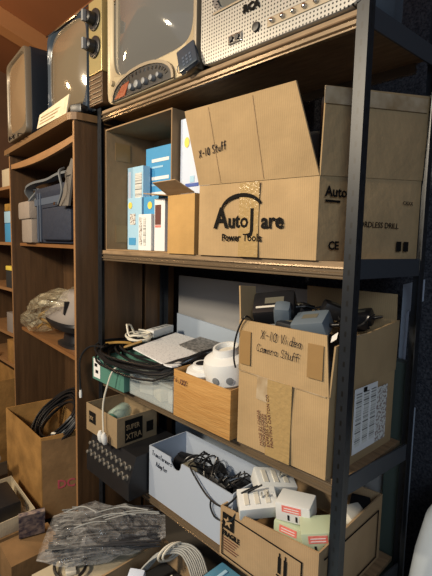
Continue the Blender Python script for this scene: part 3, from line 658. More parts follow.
# white lead dropping to the box below
hl = thing('hanging_lead', 'white lead hanging from the coil with two plugs at its end', 'cable', (.215, -.10, -.778))
obj('lead', tube(bmesh.new(), smooth_pts([(.27, -.02, ZC+.120), (.25, -.070, ZC+.095), (.225, -.085, ZC+.03), (.205, -.095, ZC-.06), (.215, -.10, -.735)], 6), .0035), M['white_cable'], hl, smooth=True)
for x in (.203, .232): obj('plug', lathe(bmesh.new(), [(.008, 0), (.013, .012), (.013, .034), (.006, .048)], 12, matrix((x, -.102, -.778), 0, R(8))), M['white'], hl, smooth=True)
# amber wrapped box with white fixtures
ab = carton('wrapped_box', 'open box wrapped in amber tape holding white sockets', [(.585, -.036), (.858, -.036), (.858, .19), (.585, .19)], ZC+e, [-.398, -.405, -.395, -.39], M['amber'], {}, bulge=.01)
f = Face((.585, -.036, ZC), (.858, -.036, ZC), (.585, -.036, 0))
for k in range(0):
    y = .012+.034*k; a = random.uniform(-.006, .006)
    obj('tape_band', slab([f.p(-.0005, y, .0115), f.p(.2735, y+a, .0115), f.p(.2735, y+a+.017, .0115), f.p(-.0005, y+.017, .0115)], f.n*.0006), M['amber'], ab)
f9 = Face(f.p(0, 0, .0095), f.p(1, 0, .0095), f.p(0, 1, .0095))
scrawl(f9, .012, .128, .018, 'Fu', M['brownprint'], ab, .0011); scrawl(f9, .045, .125, .020, 'XXX', M['brownprint'], ab, .0013)
fx = thing('white_fixture', 'large round white socket fixture lying in the amber wrapped box', 'fixture', (.760, .070, -.415), R(20), None, R(12), R(-6)); fx.scale = (1.2, 1.2, 1.2)
localpart('fixture_body', lathe(bmesh.new(), [(.058, 0), (.070, .012), (.072, .05), (.066, .070), (.052, .078), (.040, .082), (.036, .100), (.030, .100), (.028, .070)], 32), M['white'], fx, True)
localpart('inner_ring', lathe(bmesh.new(), [(.027, .072), (.024, .088), (.012, .090)], 20), M['offwhite'], fx, True)
for a in (-98, -66): 
    mm = matrix((0, 0, .03), R(a)) @ matrix((.0715, 0, 0), 0, 0, R(90))
    localpart('socket_hole', lathe(bmesh.new(), [(.010, -.002), (.010, .0015), (.007, .002)], 16, mm), M['grey'], fx, True)
f2 = thing('white_disc', 'flat white round fitting with dark centre hole in the amber wrapped box', 'fitting', (.650, .040, -.412), 0, None, R(8)); f2.scale = (1.2, 1.2, 1.2)
localpart('disc_body', lathe(bmesh.new(), [(.045, 0), (.048, .006), (.044, .016), (.028, .020), (.026, .030), (.02, .03)], 28), M['white'], f2, True)
localpart('centre_hole', lathe(bmesh.new(), [(.019, .028), (.018, .0305)], 16), M['black'], f2)
rbox('packing_block', 'plain kraft block under the white fittings inside the amber wrapped box', 'block', (.22, .17, .137), M['card_dark'], matrix((.72, .085, ZC+.008)), .004)

# X-10 carton
xb = carton('cardboard_box', 'tall carton with handwriting about video camera stuff, front flap up, on the middle shelf', [(.875, -.02), (1.178, -.014), (1.192, .345), (.875, .345)], ZC+e, [-.335, -.343, -.335, -.335], M['card'],
            {0: (.152, 1, .0, .012, .158), 1: (.13, 1, .012, .0, .155), 2: (.235, -4)}, th=.006, bulge=.007)
obj('flap', slab([(.876, -.014, -.335), (.878, .060, -.335), (.862, .055, -.090), (.858, -.012, -.085)], (.005, 0, 0)), M['card'], xb)
f = Face((.875, -.02, ZC), (1.178, -.014, ZC), (.875, -.02, 0))
decal(f, .115, .004, .082, .222, M['tape_clear'], xb, 'tape', off=.0085)
obj('tape', slab([f.p(.075, .160, .0085), f.p(.175, .152, .0085), f.p(.180, .226, .0085), f.p(.078, .226, .0085)], f.n*.0006), M['tape_pale'], xb)
ft = Face(f.p(.155, .02, .0105), f.p(.125, .20, .0105), f.p(.09, .02, .0105))
for k in range(4): text(ft, .015, .008+.013*k, .014, ['PRINTING CARTON CO', 'EXPRESS CORP.', 'GUANGDONG', 'MADE IN CHINA'][k], M['brownprint'], xb, off=0)
f9 = Face(f.p(0, 0, .0085), f.p(1, 0, .0085), f.p(0, 1, .0085))
scrawl(f9, .085, .338, .027, 'X-10 Video', M['pen'], xb, .0011, slope=-.03)
scrawl(f9, .072, .300, .023, 'Camera Stuff', M['pen'], xb, .0010, slope=-.03)
obj('crease', slab([f.p(.002, .226, .0035), f.p(.295, .219, .0035), f.p(.295, .222, .0035), f.p(.002, .229, .0035)], f.n*.0007), M['tape_pale'], xb)
decal(f, .240, .262, .045, .09, M['tape'], xb, 'tape', off=.0075); decal(f, .008, .250, .040, .10, M['tape'], xb, 'tape', off=.0075)
cable('thin_cable', [(.87, .05, -.20), (.905, -.028, -.170), (.885, -.033, -.20), (.868, -.034, -.25), (.866, -.035, -.30), (.873, -.034, -.33)], .0028, M['cable'], 'thin black wire drooping over the left edge of the handwritten carton')
fs = Face((1.178, -.014, ZC), (1.192, .345, ZC), (1.178, -.014, 0))
decal(fs, .11, .035, .125, .185, M['paper'], xb, 'shipping_label', off=.0085)
for k in range(3): decal(fs, .118+.04*k, .055, .028, .15, M['barcode'], xb, 'barcode', off=.0098)
decal(fs, .155, .205, .018, .012, M['ink'], xb, 'marking', off=.0098); decal(fs, .237, .035, .06, .165, M['fineprint'], xb, 'shipping_label', off=.0085)
decal(fs, .08, .345, .275, .022, M['tape_pale'], xb, 'tape', off=.0025)
# power supplies heaped inside
def adapter_proto(label, size, m, mtx):
    t = thing('power_adapter', label, 'power adapter', (0, 0, 0), 0, 'power adapters heaped in the handwritten carton'); t.matrix_basis = mtx
    localpart('housing', B((-size[0]/2, -size[1]/2, 0), (size[0]/2, size[1]/2, size[2]), .012), m, t, True)
    localpart('rating_plate', B((-size[0]*.2, -size[1]*.12, size[2]+.0003), (size[0]*.25, size[1]*.15, size[2]+.001)), M['olive'], t)
    localpart('strain_relief', lathe(bmesh.new(), [(.006, 0), (.004, .03)], 10, matrix((size[0]/2-.003, 0, size[2]*.4), 0, 0, R(90))), M['black'], t, True)
    return t
big = adapter_proto('large black power adapter with pale text, tilted on top of the handwritten carton', (.125, .095, .055), M['black'], matrix((.935, .075, -.170), R(35), R(34), R(-10)))
localpart('label_strip', B((-.050, -.030, .0563), (.01, -.022, .0570)), M['offwhite'], big)
adapter_proto('smooth grey power adapter lying at the front right of the handwritten carton', (.10, .075, .055), M['steel_grey'], matrix((1.075, .070, -.205), R(15), R(24), R(-12)))
mid = adapter_proto('small black power adapter standing just right of the large tilted one', (.07, .055, .045), M['black'], matrix((.995, .11, -.190), R(-20), R(45), 0))
for (x, y, z, a, b, c_, lb) in [(1.05, .19, -.175, 40, 10, 20, 'black power adapter at the back centre of the handwritten carton'), (.93, .22, -.195, -30, 15, 0, 'black power adapter at the back left of the handwritten carton'), (1.12, .20, -.205, 70, -12, 15, 'black power adapter by the right flap of the handwritten carton'),
    (1.01, .040, -.220, 5, 5, 5, 'black power adapter low at the front middle of the handwritten carton'), (1.11, .29, -.20, 15, 20, -15, 'black power adapter in the far right corner of the handwritten carton')]:
    dup(mid, matrix((x, y, z), R(a), R(b), R(c_)), lb)
rbox('dark_camera', 'rounded dark camera housing standing between the heaped power adapters', 'camera', (.05, .05, .07), M['steel_grey'], matrix((.975, .055, -.190), R(30), R(30)), .018)
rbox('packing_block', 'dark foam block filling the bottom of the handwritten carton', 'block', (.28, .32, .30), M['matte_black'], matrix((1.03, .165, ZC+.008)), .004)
bm = bmesh.new()
for k in range(6):
    x = .92+.045*k; cc = [(x+.05*math.cos(a+k), .14+.05*math.sin(a*1.1+k*2)+.01*k, -.165+.018*math.sin(a*2+k)) for a in [j*.6 for j in range(14)]]; tube(bm, smooth_pts(cc, 3), .003, 5)
tag(obj('tangled_leads', bm, M['cable'], smooth=True), 'tangle of thin black leads over the adapters in the handwritten carton', 'cable')
tgo = obj('paper_tag', slab([(1.145, .035, -.215), (1.165, .030, -.200), (1.160, .045, -.185), (1.140, .050, -.20)], (.001, -.001, 0)), M['paper']); tag(tgo, 'tiny white paper tag on a lead beside the front right post', 'tag')

# ================================================================ BOTTOM SHELF (level D)
# mixer
mx_ = thing('audio_mixer', 'black audio mixer with rows of grey knobs under the small open box', 'mixer', (.22, .05, ZD))
prof = [(-.095, ZD+e), (-.095, -.885), (-.060, -.7865), (.17, -.7865), (.17, ZD+e)]
bm = bmesh.new(); prism(bm, [(.065, a, b) for a, b in prof], (.328, 0, 0)); obj('chassis', bm, M['black'], mx_)
th_ = math.atan2(.0985, .035)
for yy, zz, n_ in ((-.0890, -.868, 9), (-.0765, -.833, 9)):
    for k in range(n_):
        obj('knob', lathe(bmesh.new(), [(.0115, 0), (.0115, .003), (.0088, .005), (.0075, .018), (.005, .020)], 14, matrix((.088+.0355*k, yy, zz), 0, th_)), M['knob'], mx_, smooth=True)
# small printed box on top of the mixer
sb = carton('cardboard_box', 'small open brown box with black printed panels standing on the mixer', [(.036, -.080), (.286, -.080), (.286, .115), (.036, .115)], -.786, [-.664, -.664, -.668, -.668], M['card_grey'], {}, bulge=.002)
f = Face((.036, -.08, -.786), (.286, -.08, -.786), (.036, -.08, 0))
decal(f, .03, .045, .055, .05, M['ink'], sb, 'printed_panel', off=.0025); text(f, .035, .060, .022, 'XX', M['card_grey'], sb, bold=.0006, off=.0045)
fs = Face((.286, -.08, -.786), (.286, .115, -.786), (.286, -.08, 0))
decal(fs, .035, .012, .085, .095, M['ink'], sb, 'printed_panel', off=.0025); text(fs, .040, .065, .030, 'SUPER', M['card_grey'], sb, sx=.78, off=.0045); text(fs, .040, .025, .034, 'XTRA', M['card_grey'], sb, sx=.85, off=.0045)
decal(fs, .140, .03, .035, .045, M['ink'], sb, 'printed_panel', off=.0025)
gj = thing('glass_jar', 'greenish clear glass jar lying in the small printed box on the mixer', 'jar', (.17, .0, -.70), R(30), None, R(90))
localpart('jar_body', lathe(bmesh.new(), [(.030, -.06), (.036, -.05), (.036, .04), (.026, .055), (.026, .065), (.023, .065), (.023, .05), (.032, .038), (.032, -.045), (.02, -.052)], 24), mat('greenish_glass', (.55, .70, .62), .08, alpha=.45, coat=.5), gj, True)
rbox('dark_block', 'dark block lying under the glass jar in the small printed box', 'block', (.22, .16, .035), M['steel_grey'], matrix((.16, .015, -.778)), .006)
localpart('jar_cap', lathe(bmesh.new(), [(.028, .062), (.028, .078), (.02, .08)], 20), M['teal'], gj, True)

# white box with notch
c = [(.402, -.006), (.852, -.006), (.852, .185), (.402, .185)]; zb, zt = ZD+e, -.752
wb = thing('storage_box', 'white card box with hand lettering and a thumb notch, full of black adapters', 'box', (.627, .09, zb))
bm = bmesh.new(); t_ = .004
box(bm, (c[0][0], -.002, zb), (c[0][0]+t_, .185, zt)); box(bm, (c[1][0]-t_, -.002, zb), (c[1][0], .185, zt)); box(bm, (c[0][0]+t_, .181, zb), (c[1][0]-t_, .185, zt)); box(bm, (c[0][0]+t_, -.002, zb), (c[1][0]-t_, .181, zb+t_))
obj('box_body', bm, M['whitebox'], wb)
pts = [(.402, zb), (.852, zb), (.852, zt-.004), (.60, zt)]+[(.566+.030*math.cos(a), zt-.004-.034*math.sin(a)) for a in [i*math.pi/8 for i in range(9)]]+[(.53, zt), (.402, zt)]
bm = bmesh.new(); prism(bm, [(a, -.006, b) for a, b in pts], (0, .004, 0)); obj('front_panel', bm, M['whitebox'], wb)
f = Face((.402, -.006, zb), (.852, -.006, zb), (.402, -.006, 0))
scrawl(f, .020, .172, .020, 'Transformers', M['pen'], wb, .0012, slope=-.03); scrawl(f, .045, .135, .020, 'Adapter', M['pen'], wb, .0012, slope=-.03)
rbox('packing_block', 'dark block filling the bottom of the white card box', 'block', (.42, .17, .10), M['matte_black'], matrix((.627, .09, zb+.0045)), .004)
proto2 = None
for i, (x, y, z, a, b, c_, lb) in enumerate([(.50, .10, -.845, 20, 8, 0, 'black adapter at the left end inside the white lettered box'), (.585, .06, -.835, -35, 20, 10, 'black adapter just behind the thumb notch of the white lettered box'), (.66, .12, -.840, 60, 5, -15, 'black adapter at the back middle of the white lettered box'),
        (.72, .06, -.830, 10, -15, 20, 'black adapter at the front right inside the white lettered box'), (.79, .12, -.840, -50, 12, 0, 'black adapter at the right end inside the white lettered box')]):
    rbox('power_adapter', lb, 'power adapter', (.08, .06, .05), M['black'] if i != 1 else M['olive'], matrix((x, y, z), R(a), R(b), R(c_)), .010, 'adapters in the white lettered box')
bm = bmesh.new()
for k in range(9):
    x = .55+.032*k; cc = [(x+.04*math.cos(a+k), .09+.045*math.sin(a*1.2+k*2), -.780+.022*math.sin(a*2+k)) for a in [j*.6 for j in range(13)]]; tube(bm, smooth_pts(cc, 3), .0028, 5)
tag(obj('tangled_leads', bm, M['cable'], smooth=True), 'tangle of thin black leads over the adapters in the white lettered box', 'cable')
cable('black_lead', [(.66, .05, -.77), (.655, -.012, -.735), (.69, -.02, -.76), (.76, -.022, -.80), (.83, -.024, -.795), (.885, -.01, -.735), (.93, .02, -.700)], .0032, M['cable'], 'black lead drooping down the front of the white lettered box from its right half')
cable('black_lead', [(.765, -.018, -.805), (.762, -.016, -.835), (.79, -.02, -.855), (.85, -.036, -.83), (.885, -.038, -.80), (.90, .0, -.735), (.935, .035, -.700)], .0032, M['cable'], 'black hooked lead hanging lower, across the corner of the fragile carton')

# fragile carton
c = [(.866, -.036), (1.172, -.036), (1.184, .335), (.866, .335)]
c[0] = (.835, -.040)
fb = carton('cardboard_box', 'low kraft carton marked fragile with a star, holding plug modules, bottom shelf right', [(.826, -.034), (1.183, -.034), (1.186, .33), (.86, .33)], ZD+e, [-.788, -.752, -.738, -.76], M['card_tan'], {}, th=.006, bulge=.003)
f = Face((.826, -.034, ZD), (1.183, -.034, ZD), (.826, -.034, 0))
for (x, y, w_, h_) in [(.045, .150, .265, .004), (.307, .02, .004, .134), (.012, .012, .004, .10), (.012, .012, .29, .004)]: decal(f, x, y, w_, h_, M['ink'], fb, 'border_line', off=.004)
decal(f, .014, .105, .048, .050, M['ink'], fb, 'star_panel', off=.004)
polydecal(f, [(.038+(.019 if k % 2 == 0 else .008)*math.sin(math.pi*k/5), .130+(.019 if k % 2 == 0 else .008)*math.cos(math.pi*k/5)) for k in range(10)], M['card_tan'], fb, 'star', off=.0056)
text(f, .014, .080, .023, 'FRAGILE', M['ink'], fb, bold=.0009, sx=.85, off=.004)
for k in range(5): decal(f, .020, .070-.009*k, .062-.008*(k % 3), .0025, M['brownprint'], fb, 'fine_print', off=.004)
for x in (.232, .252):
    decal(f, x, .078, .010, .048, M['ink'], fb, 'bottle_mark', off=.004); decal(f, x+.003, .126, .004, .012, M['ink'], fb, 'bottle_mark', off=.004)
decal(f, .228, .068, .038, .004, M['ink'], fb, 'bottle_mark', off=.004)
fs = Face((1.183, -.034, ZD), (1.186, .33, ZD), (1.183, -.034, 0))
for (x, y, w_, h_) in [(.02, .175, .31, .004), (.33, .02, .004, .159), (.02, .02, .31, .004)]: decal(fs, x, y, w_, h_, M['ink'], fb, 'border_line', off=.004)
rbox('packing_block', 'plain brown block filling the bottom of the fragile carton', 'block', (.28, .30, .075), M['card_dark'], matrix((1.015, .15, ZD+.008)), .003)
def module(label, m, mtx, sticker=True, size=(.105, .075, .058)):
    t = thing('plug_module', label, 'plug module', (0, 0, 0)); t.matrix_basis = mtx; a, b, h = size
    localpart('housing', B((-a/2, -b/2, 0), (a/2, b/2, h), .006), m, t, True)
    if sticker:
        localpart('sticker', B((-a*.30, -b/2-.0009, h*.55), (a*.25, -b/2-.0002, h*.90)), M['red'], t)
        for k in range(2): localpart('sticker_text', B((-a*.24, -b/2-.0014, h*(.62+.13*k)), (a*.19, -b/2-.0009, h*(.66+.13*k))), M['paper'], t)
    for x in (-.012, .012): localpart('slot', B((x-.003, -b/2-.0012, h*.14), (x+.003, -b/2-.0002, h*.42)), M['black'], t)
    return t
module('white plug module with red sticker, topmost in the fragile carton', M['white'], matrix((1.045, .065, -.762), R(18), R(4), R(-4)))
module('pale green plug module with red sticker directly under the white one', M['pale_green'], matrix((1.045, .055, -.830), R(10), R(0)), size=(.10, .075, .062))
module('pale green plug module with red sticker beside the front right post', M['pale_green'], matrix((1.138, .045, -.792), R(38), R(4), R(-10)), size=(.095, .075, .065))
module('white plug module low at the front right of the fragile carton', M['white'], matrix((1.125, .010, -.868), R(5), 0), False, (.09, .06, .05))
# white strips at the left
def strip(label, mtx, size):
    t = thing('white_adapter', label, 'adapter', (0, 0, 0)); t.matrix_basis = mtx; a, b, h = size
    localpart('housing', B((-a/2, -b/2, 0), (a/2, b/2, h), .005), M['white'], t, True)
    for k in range(3): localpart('ridge', B((-a*.35+a*.27*k, -b*.3, h-.001), (-a*.35+a*.27*k+a*.12, b*.3, h+.003), .001), M['offwhite'], t)
    localpart('prong', B((a*.1, -b*.05, h), (a*.1+.003, b*.05, h+.018)), M['steel'], t); localpart('prong', B((a*.25, -b*.05, h), (a*.25+.003, b*.05, h+.018)), M['steel'], t)
    return t
strip('long white adapter tilted over the back left of the fragile carton', matrix((.905, .125, -.762), R(55), R(14), R(8)), (.13, .085, .05))
strip('white adapter with metal prongs at the front left of the fragile carton', matrix((.922, .030, -.780), R(52), R(22), R(-5)), (.12, .075, .05))
strip('white adapter lower behind the topmost white module in the fragile carton', matrix((.965, .15, -.840), R(10), 0, 0), (.10, .08, .05))
module('small white module at the back right of the fragile carton, seen right of the post', M['offwhite'], matrix((1.135, .20, -.800), R(75), R(25), R(10)), False, (.08, .05, .055))
rbox('black_adapter', 'black adapter at the back right corner of the fragile carton', 'adapter', (.06, .05, .05), M['black'], matrix((1.140, .275, -.800), R(20), R(10)), .008)
for i, (x, w_) in enumerate([(1.105, .022), (1.150, .03)]):
    tag(obj('white_plank', B((x-.11+.13, .47+.03*i, FL), (x-.11+.13+w_, .49+.03*i, -.50)), M['panelwhite'] if i else M['panelgrey']), ['narrow grey plank standing behind the fragile carton', 'narrow pale plank standing behind the fragile carton'][i], 'plank')

# ================================================================ BOOKCASE CONTENTS
# navy camera bag
nb = thing('camera_bag', 'dark navy camera bag with warm grey side pouch and grey strap', 'bag', tuple(BK @ Vector((-.42, .15, .0195))), R(-5.2))
localpart('bag_body', B((-.26, -.115, 0), (.33, .13, .27), .03), M['navy'], nb, True)
localpart('lid', B((-.265, -.120, .235), (.335, .135, .300), .028), M['navy'], nb, True)
localpart('band', B((-.262, -.1175, .205), (.332, -.113, .240), .002), M['navy_band'], nb)
localpart('front_pocket', B((-.10, -.130, .02), (.31, -.112, .185), .015), M['navy'], nb, True)
for x in (-.20, -.16): localpart('webbing', B((x, -.1225, .01), (x+.014, -.115, .27), .002), M['navy_band'], nb)
pc = localpart('side_pouch', B((-.47, -.135, .0), (-.27, .03, .225), .022), M['pouch'], nb, True)
fl_ = localpart('pouch_flap', B((-.482, -.148, .135), (-.262, .035, .238), .018), M['pouch'], pc, True)
pts = [(-.34, -.10, .24), (-.31, -.13, .30), (-.22, -.12, .325), (-.05, -.10, .330), (.10, -.09, .345), (.22, -.06, .345), (.26, -.05, .30)]
bm = bmesh.new(); sp = smooth_pts(pts, 6)
for k in range(len(sp)-1):
    a, b = sp[k], sp[k+1]; d = (b-a).normalized(); s_ = Vector((0, 1, 0))*.021; u = d.cross(Vector((0, 1, 0))).normalized()*.006
    hexa(bm, [a-s_-u, b-s_-u, b+s_-u, a+s_-u, a-s_+u, b-s_+u, b+s_+u, a+s_+u])
localpart('shoulder_strap', bm, M['strap'], nb)
for k, (x, y) in enumerate([(-.36, -.08), (-.31, -.12)]):
    localpart('strap_loop', tube(bmesh.new(), [(x+.05*math.cos(a), y+.02*math.sin(a*2), .265+.045*math.sin(a)) for a in [i*math.pi/9 for i in range(18)]], .007, 6, True), M['strap'], nb, True)
localpart('clasp', B((.10, -.136, .19), (.13, -.126, .205), .002), M['chrome'], nb)
gb = thing('canvas_bag', 'slumped grey canvas bag on top of the navy camera bag against the right panel', 'bag', tuple(BK @ Vector((-.115, .12, .322))), R(-5.2))
bm = bmesh.new()
rings = []
for k in range(7):
    f_k = k/6; s_ = [1, 1.06, 1.0, .9, .76, .5, .12][k]
    rings.append([(-.02+.085*s_*math.copysign(abs(math.cos(a))**.7, math.cos(a))+.02*f_k+.006*math.sin(5*a+k), .10*s_*math.copysign(abs(math.sin(a))**.7, math.sin(a))+.006*math.cos(4*a+k*2), [0, .01, .03, .055, .08, .10, .115][k]) for a in [2*math.pi*i/24 for i in range(24)]])
localpart('bag_body', loft(bm, rings), M['greybag'], gb, True)
localpart('drooping_flap', slab([(-.06, -.128, -.125), (.055, -.128, -.13), (.05, -.10, .07), (-.02, -.085, .09)], (0, .010, 0)), M['greybag'], gb)
localpart('bag_strap', tube(bmesh.new(), smooth_pts([(-.07, -.10, .05), (-.02, -.14, .02), (.02, -.142, -.06), (-.03, -.142, -.12)], 5), .006), M['strap'], gb, True)

# wrapped device on the lower shelf
dv = thing('plastic_device', 'rounded taupe plastic device on a dark foot, partly wrapped in clear plastic', 'device', tuple(BK @ Vector((-.40, .16, -.5145))), R(-5.2)); dv.scale = (1.05, .95, 1.12)
def orings(spec, cx=0, cy=0, n=32, e=3): return [[(cx+dx+a, cy+b, z) for a, b in seg(n, w_, d_, e)] for w_, d_, z, dx in spec]
localpart('foot', loft(bmesh.new(), orings([(.24, .20, 0, .02), (.24, .20, .012, .02), (.17, .15, .02, .02), (.15, .13, .07, .02)])), M['black'], dv, True)
localpart('lower_shell', loft(bmesh.new(), orings([(.16, .14, .068, .02), (.36, .25, .085, .02), (.44, .28, .112, .0), (.43, .275, .125, .0)])), M['black'], dv, True)
localpart('upper_shell', loft(bmesh.new(), orings([(.44, .28, .126, 0), (.45, .285, .140, 0), (.40, .26, .165, .03), (.30, .22, .215, .08), (.26, .19, .255, .10), (.20, .15, .268, .11)])), M['plum'], dv, True)
localpart('ridge', B((.02, -.127, .16), (.05, -.115, .235), .003, Matrix.Rotation(R(20), 4, 'Y')), M['pouch'], dv)
localpart('slot_strip', B((.085, -.128, .19), (.10, -.10, .25), .002, Matrix.Rotation(R(12), 4, 'Y')), M['black'], dv)
bm = bmesh.new(); rr = random.Random(5); rings = []
for (x, y, z, w_, h_, q) in [(-.70, .02, .005, .03, .06, 0), (-.675, .02, .0, .12, .14, 0), (-.60, .02, .0, .16, .18, 0), (-.50, .02, .03, .17, .20, 0), (-.40, .02, .08, .18, .19, 0), (-.30, .02, .13, .19, .17, 0), (-.20, .02, .17, .18, .13, 0), (-.12, .02, .20, .14, .10, 0), (-.08, .02, .22, .05, .04, 0)]:
    rings.append([(x+rr.uniform(-.012, .012), y+w_*.85*math.cos(a)*rr.uniform(.8, 1.1), max(-.0, z+h_/2+h_/2*math.sin(a)*rr.uniform(.82, 1.1))) for a in [2*math.pi*i/22 for i in range(22)]])
loft(bm, rings); 
for v in bm.verts: v.co = BK @ Vector((v.co.x*1.05-.17, v.co.y+.09, v.co.z-.514))
pb = obj('plastic_bag', bm, M['film_warm'], smooth=False); tag(pb, 'crumpled yellowed clear plastic bag over the taupe device in the bookcase', 'bag')
tag(obj('packed_cable', tube(bmesh.new(), smooth_pts([tuple(BK @ Vector(p)) for p in [(-.82, .08, -.49), (-.77, .10, -.45), (-.70, .07, -.42), (-.66, .10, -.44), (-.72, .13, -.48), (-.80, .10, -.44), (-.72, .06, -.40), (-.64, .09, -.36)]], 5), .009), M['gold'], smooth=True), 'tan cord inside the crumpled plastic bag', 'cable')

# DC carton in the bottom bay, with coil of cable
dc = carton('cardboard_box', 'worn kraft carton marked DC in pink holding a big coil of black cable, bookcase foot', [(-.73, -.165), (-.240, -.172), (-.160, .02), (-.66, .10)], -1.309, [-.895, -.900, -.880, -.88], M['card_orange'], {}, th=.006, bulge=.006)
f = Face((-.240, -.172, -1.309), (-.160, .02, -1.309), (-.240, -.172, -1))
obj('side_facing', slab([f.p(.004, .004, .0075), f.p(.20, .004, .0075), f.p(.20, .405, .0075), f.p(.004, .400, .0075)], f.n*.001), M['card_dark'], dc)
text(f, .070, .150, .058, 'DC', M['pink'], dc, bold=.0015, off=.010)
bm = bmesh.new(); rnd = random.Random(11)
for k in range(22):
    r0 = .14+.0045*k; zc = -1.0+.006*(k % 8); cx_ = -.42+.012*math.sin(k*1.3); cy_ = -.02+.01*math.cos(k*2.1); tl = .45+.05*math.sin(k*1.7); ph = rnd.uniform(0, 6)
    pts = []
    for i in range(30):
        a = 2*math.pi*i/30; x, y = r0*math.cos(a)*1.0, r0*math.sin(a)*.55
        pts.append((cx_+x+.02, cy_+y*.9, zc+.09+(x*.25)+(y*1.05)+.006*math.sin(3*a+ph)))
    tube(bm, pts, .0055, 5, True)
cc = thing('cable_coil', 'tall coil of black cable standing in the DC carton', 'cable coil', (-.4, -.02, -1.0)); obj('coil', bm, M['cable'], cc, smooth=True)
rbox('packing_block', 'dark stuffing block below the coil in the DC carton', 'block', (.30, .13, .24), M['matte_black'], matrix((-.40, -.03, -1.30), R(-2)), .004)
cable('ivory_cord', [(-.30, -.09, -.93), (-.27, -.10, -.905), (-.25, -.07, -.915), (-.23, -.06, -.89), (-.22, -.03, -.905)], .006, M['white_cable'], 'short ivory cord at the right rim of the DC carton')

# ================================================================ FLOOR PILE IN FRONT
cr = carton('cardboard_box', 'cream carton under the bag of cable ties at the foot of the shelving', [(.33, -.44), (.50, -.44), (.50, -.105), (.33, -.105)], FL, -1.10, M['card_cream'], {}, th=.006, closed=True)
lb_ = carton('cardboard_box', 'open kraft carton of tangled cables between the cream carton and the blue bin', [(.510, -.44), (.80, -.44), (.80, -.010), (.510, -.010)], FL, -1.085, M['card_tan'], {}, th=.008)
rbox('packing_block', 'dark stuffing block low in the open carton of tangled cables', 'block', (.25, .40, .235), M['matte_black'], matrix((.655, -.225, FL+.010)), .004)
# sealed bag of ties
tb = thing('cable_tie_bag', 'clear crinkled bag full of long black cable ties on the cream carton', 'bag', (.33, -.22, -1.10))
bm = bmesh.new(); rr = random.Random(9)
A0 = Vector((.26, -.36, -1.035)); A1 = Vector((.52, -.015, -1.022)); dd = (A1-A0); sd = Vector((-dd.y, dd.x, 0)).normalized()
rings = []
for k in range(12):
    f_k = k/11; w_ = [.12, .135, .14, .14, .14, .135, .13, .12, .11, .10, .085, .06][k]; h_ = [.010, .022, .040, .05, .055, .055, .050, .045, .038, .03, .02, .008][k]; c_ = A0+dd*f_k
    rings.append([c_+sd*(w_*math.copysign(abs(math.cos(a))**.7, math.cos(a))+rr.uniform(-.012, .012))+Vector((0, 0, max(-.045, (h_*math.sin(a)*rr.uniform(.7, 1.3))))) for a in [2*math.pi*i/26 for i in range(26)]])
loft(bm, rings); obj('bag_film', bm, M['film'], tb)
bm = bmesh.new()
for k in range(170):
    s0 = rr.uniform(-.12, .12); s1 = s0*.8+rr.uniform(-.03, .03); z_ = rr.uniform(-.03, .032); a0 = rr.uniform(.05, .25); a1 = rr.uniform(.75, .97)
    p0 = A0+dd*a0+sd*s0+Vector((0, 0, z_)); p1 = A0+dd*a1+sd*s1+Vector((0, 0, z_*.5+rr.uniform(-.004, .01))); md = (p0+p1)/2+Vector((0, 0, .008))+sd*rr.uniform(-.008, .008)
    tube(bm, smooth_pts([p0, md, p1], 3), .0030, 4)
o = obj('cable_ties', bm, M['black'], tb); o['kind'] = 'stuff'
bm = bmesh.new()
for k in range(6):
    s0 = rr.uniform(-.09, .09); a0 = rr.uniform(.1, .5); a1 = a0+rr.uniform(.25, .5)
    tube(bm, smooth_pts([A0+dd*a0+sd*s0+Vector((0, 0, .045)), A0+dd*(a0+a1)/2+sd*(s0+.01)+Vector((0, 0, .055)), A0+dd*a1+sd*(s0*.6)+Vector((0, 0, .05))], 4), .0022, 4)
tag(obj('loose_ties', bm, M['grey_cable']), 'loose grey and pale ties lying on top of the crinkled bag', 'cable ties')
# loops and tangled cords in the open carton
rr = random.Random(21)
pt = thing('cord_hank', 'hank of pale grey cord bound at its middle on the open carton', 'cord', (.68, -.17, -1.1))
bm = bmesh.new()
for k in range(9):
    o_ = .006*(k-4); tube(bm, smooth_pts([(.585, -.165+o_, -1.09), (.605, -.10+o_*1.4, -1.045+.004*(k % 3)), (.655, -.045+o_, -1.030+.004*(k % 3)), (.71, -.04+o_*1.3, -1.035), (.765, -.06+o_*1.3, -1.06)], 5), .0035, 6)
obj('cord', bm, M['grey_cable'], pt, smooth=True)
bm = bmesh.new(); tube(bm, [(.622, -.080+.045*math.cos(a), -1.040+.026*math.sin(a)) for a in [i*math.pi/8 for i in range(16)]], .004, 6, True); tube(bm, [(.634, -.070+.045*math.cos(a), -1.036+.026*math.sin(a)) for a in [i*math.pi/8 for i in range(16)]], .004, 6, True)
obj('binding', bm, M['white_cable'], pt, smooth=True)
wp = rbox('white_plug', 'pale grey plug block at the end of the corded hank in the open carton', 'plug', (.055, .045, .06), M['paleblue'], matrix((.595, -.19, -1.12), R(35), R(20)), .008)
for k, (x, y, r0, m, l) in enumerate([(.575, -.335, .045, 'cable', 'small coil of black cable at the front left of the open carton'), (.70, -.18, .055, 'cable', 'black cable coil in the middle of the open carton'), (.745, -.10, .04, 'cable', 'black cable coil at the right of the open carton')]):
    bm = bmesh.new()
    for j in range(7): tube(bm, [(x+(r0-.003*j)*math.cos(a), y+(r0-.003*j)*math.sin(a), -1.145+.009*j+.006*math.sin(a*2+j)) for a in [i*math.pi/10 for i in range(20)]], .005, 5, True)
    tag(obj('cable_coil', bm, M[m], smooth=True), l, 'cable coil')
cable('ivory_cord', [(.62, -.25, -1.11), (.64, -.20, -1.075), (.67, -.17, -1.085), (.70, -.19, -1.07), (.72, -.15, -1.075), (.69, -.12, -1.065)], .004, M['white_cable'], 'ivory cord winding between the black coils in the open carton')
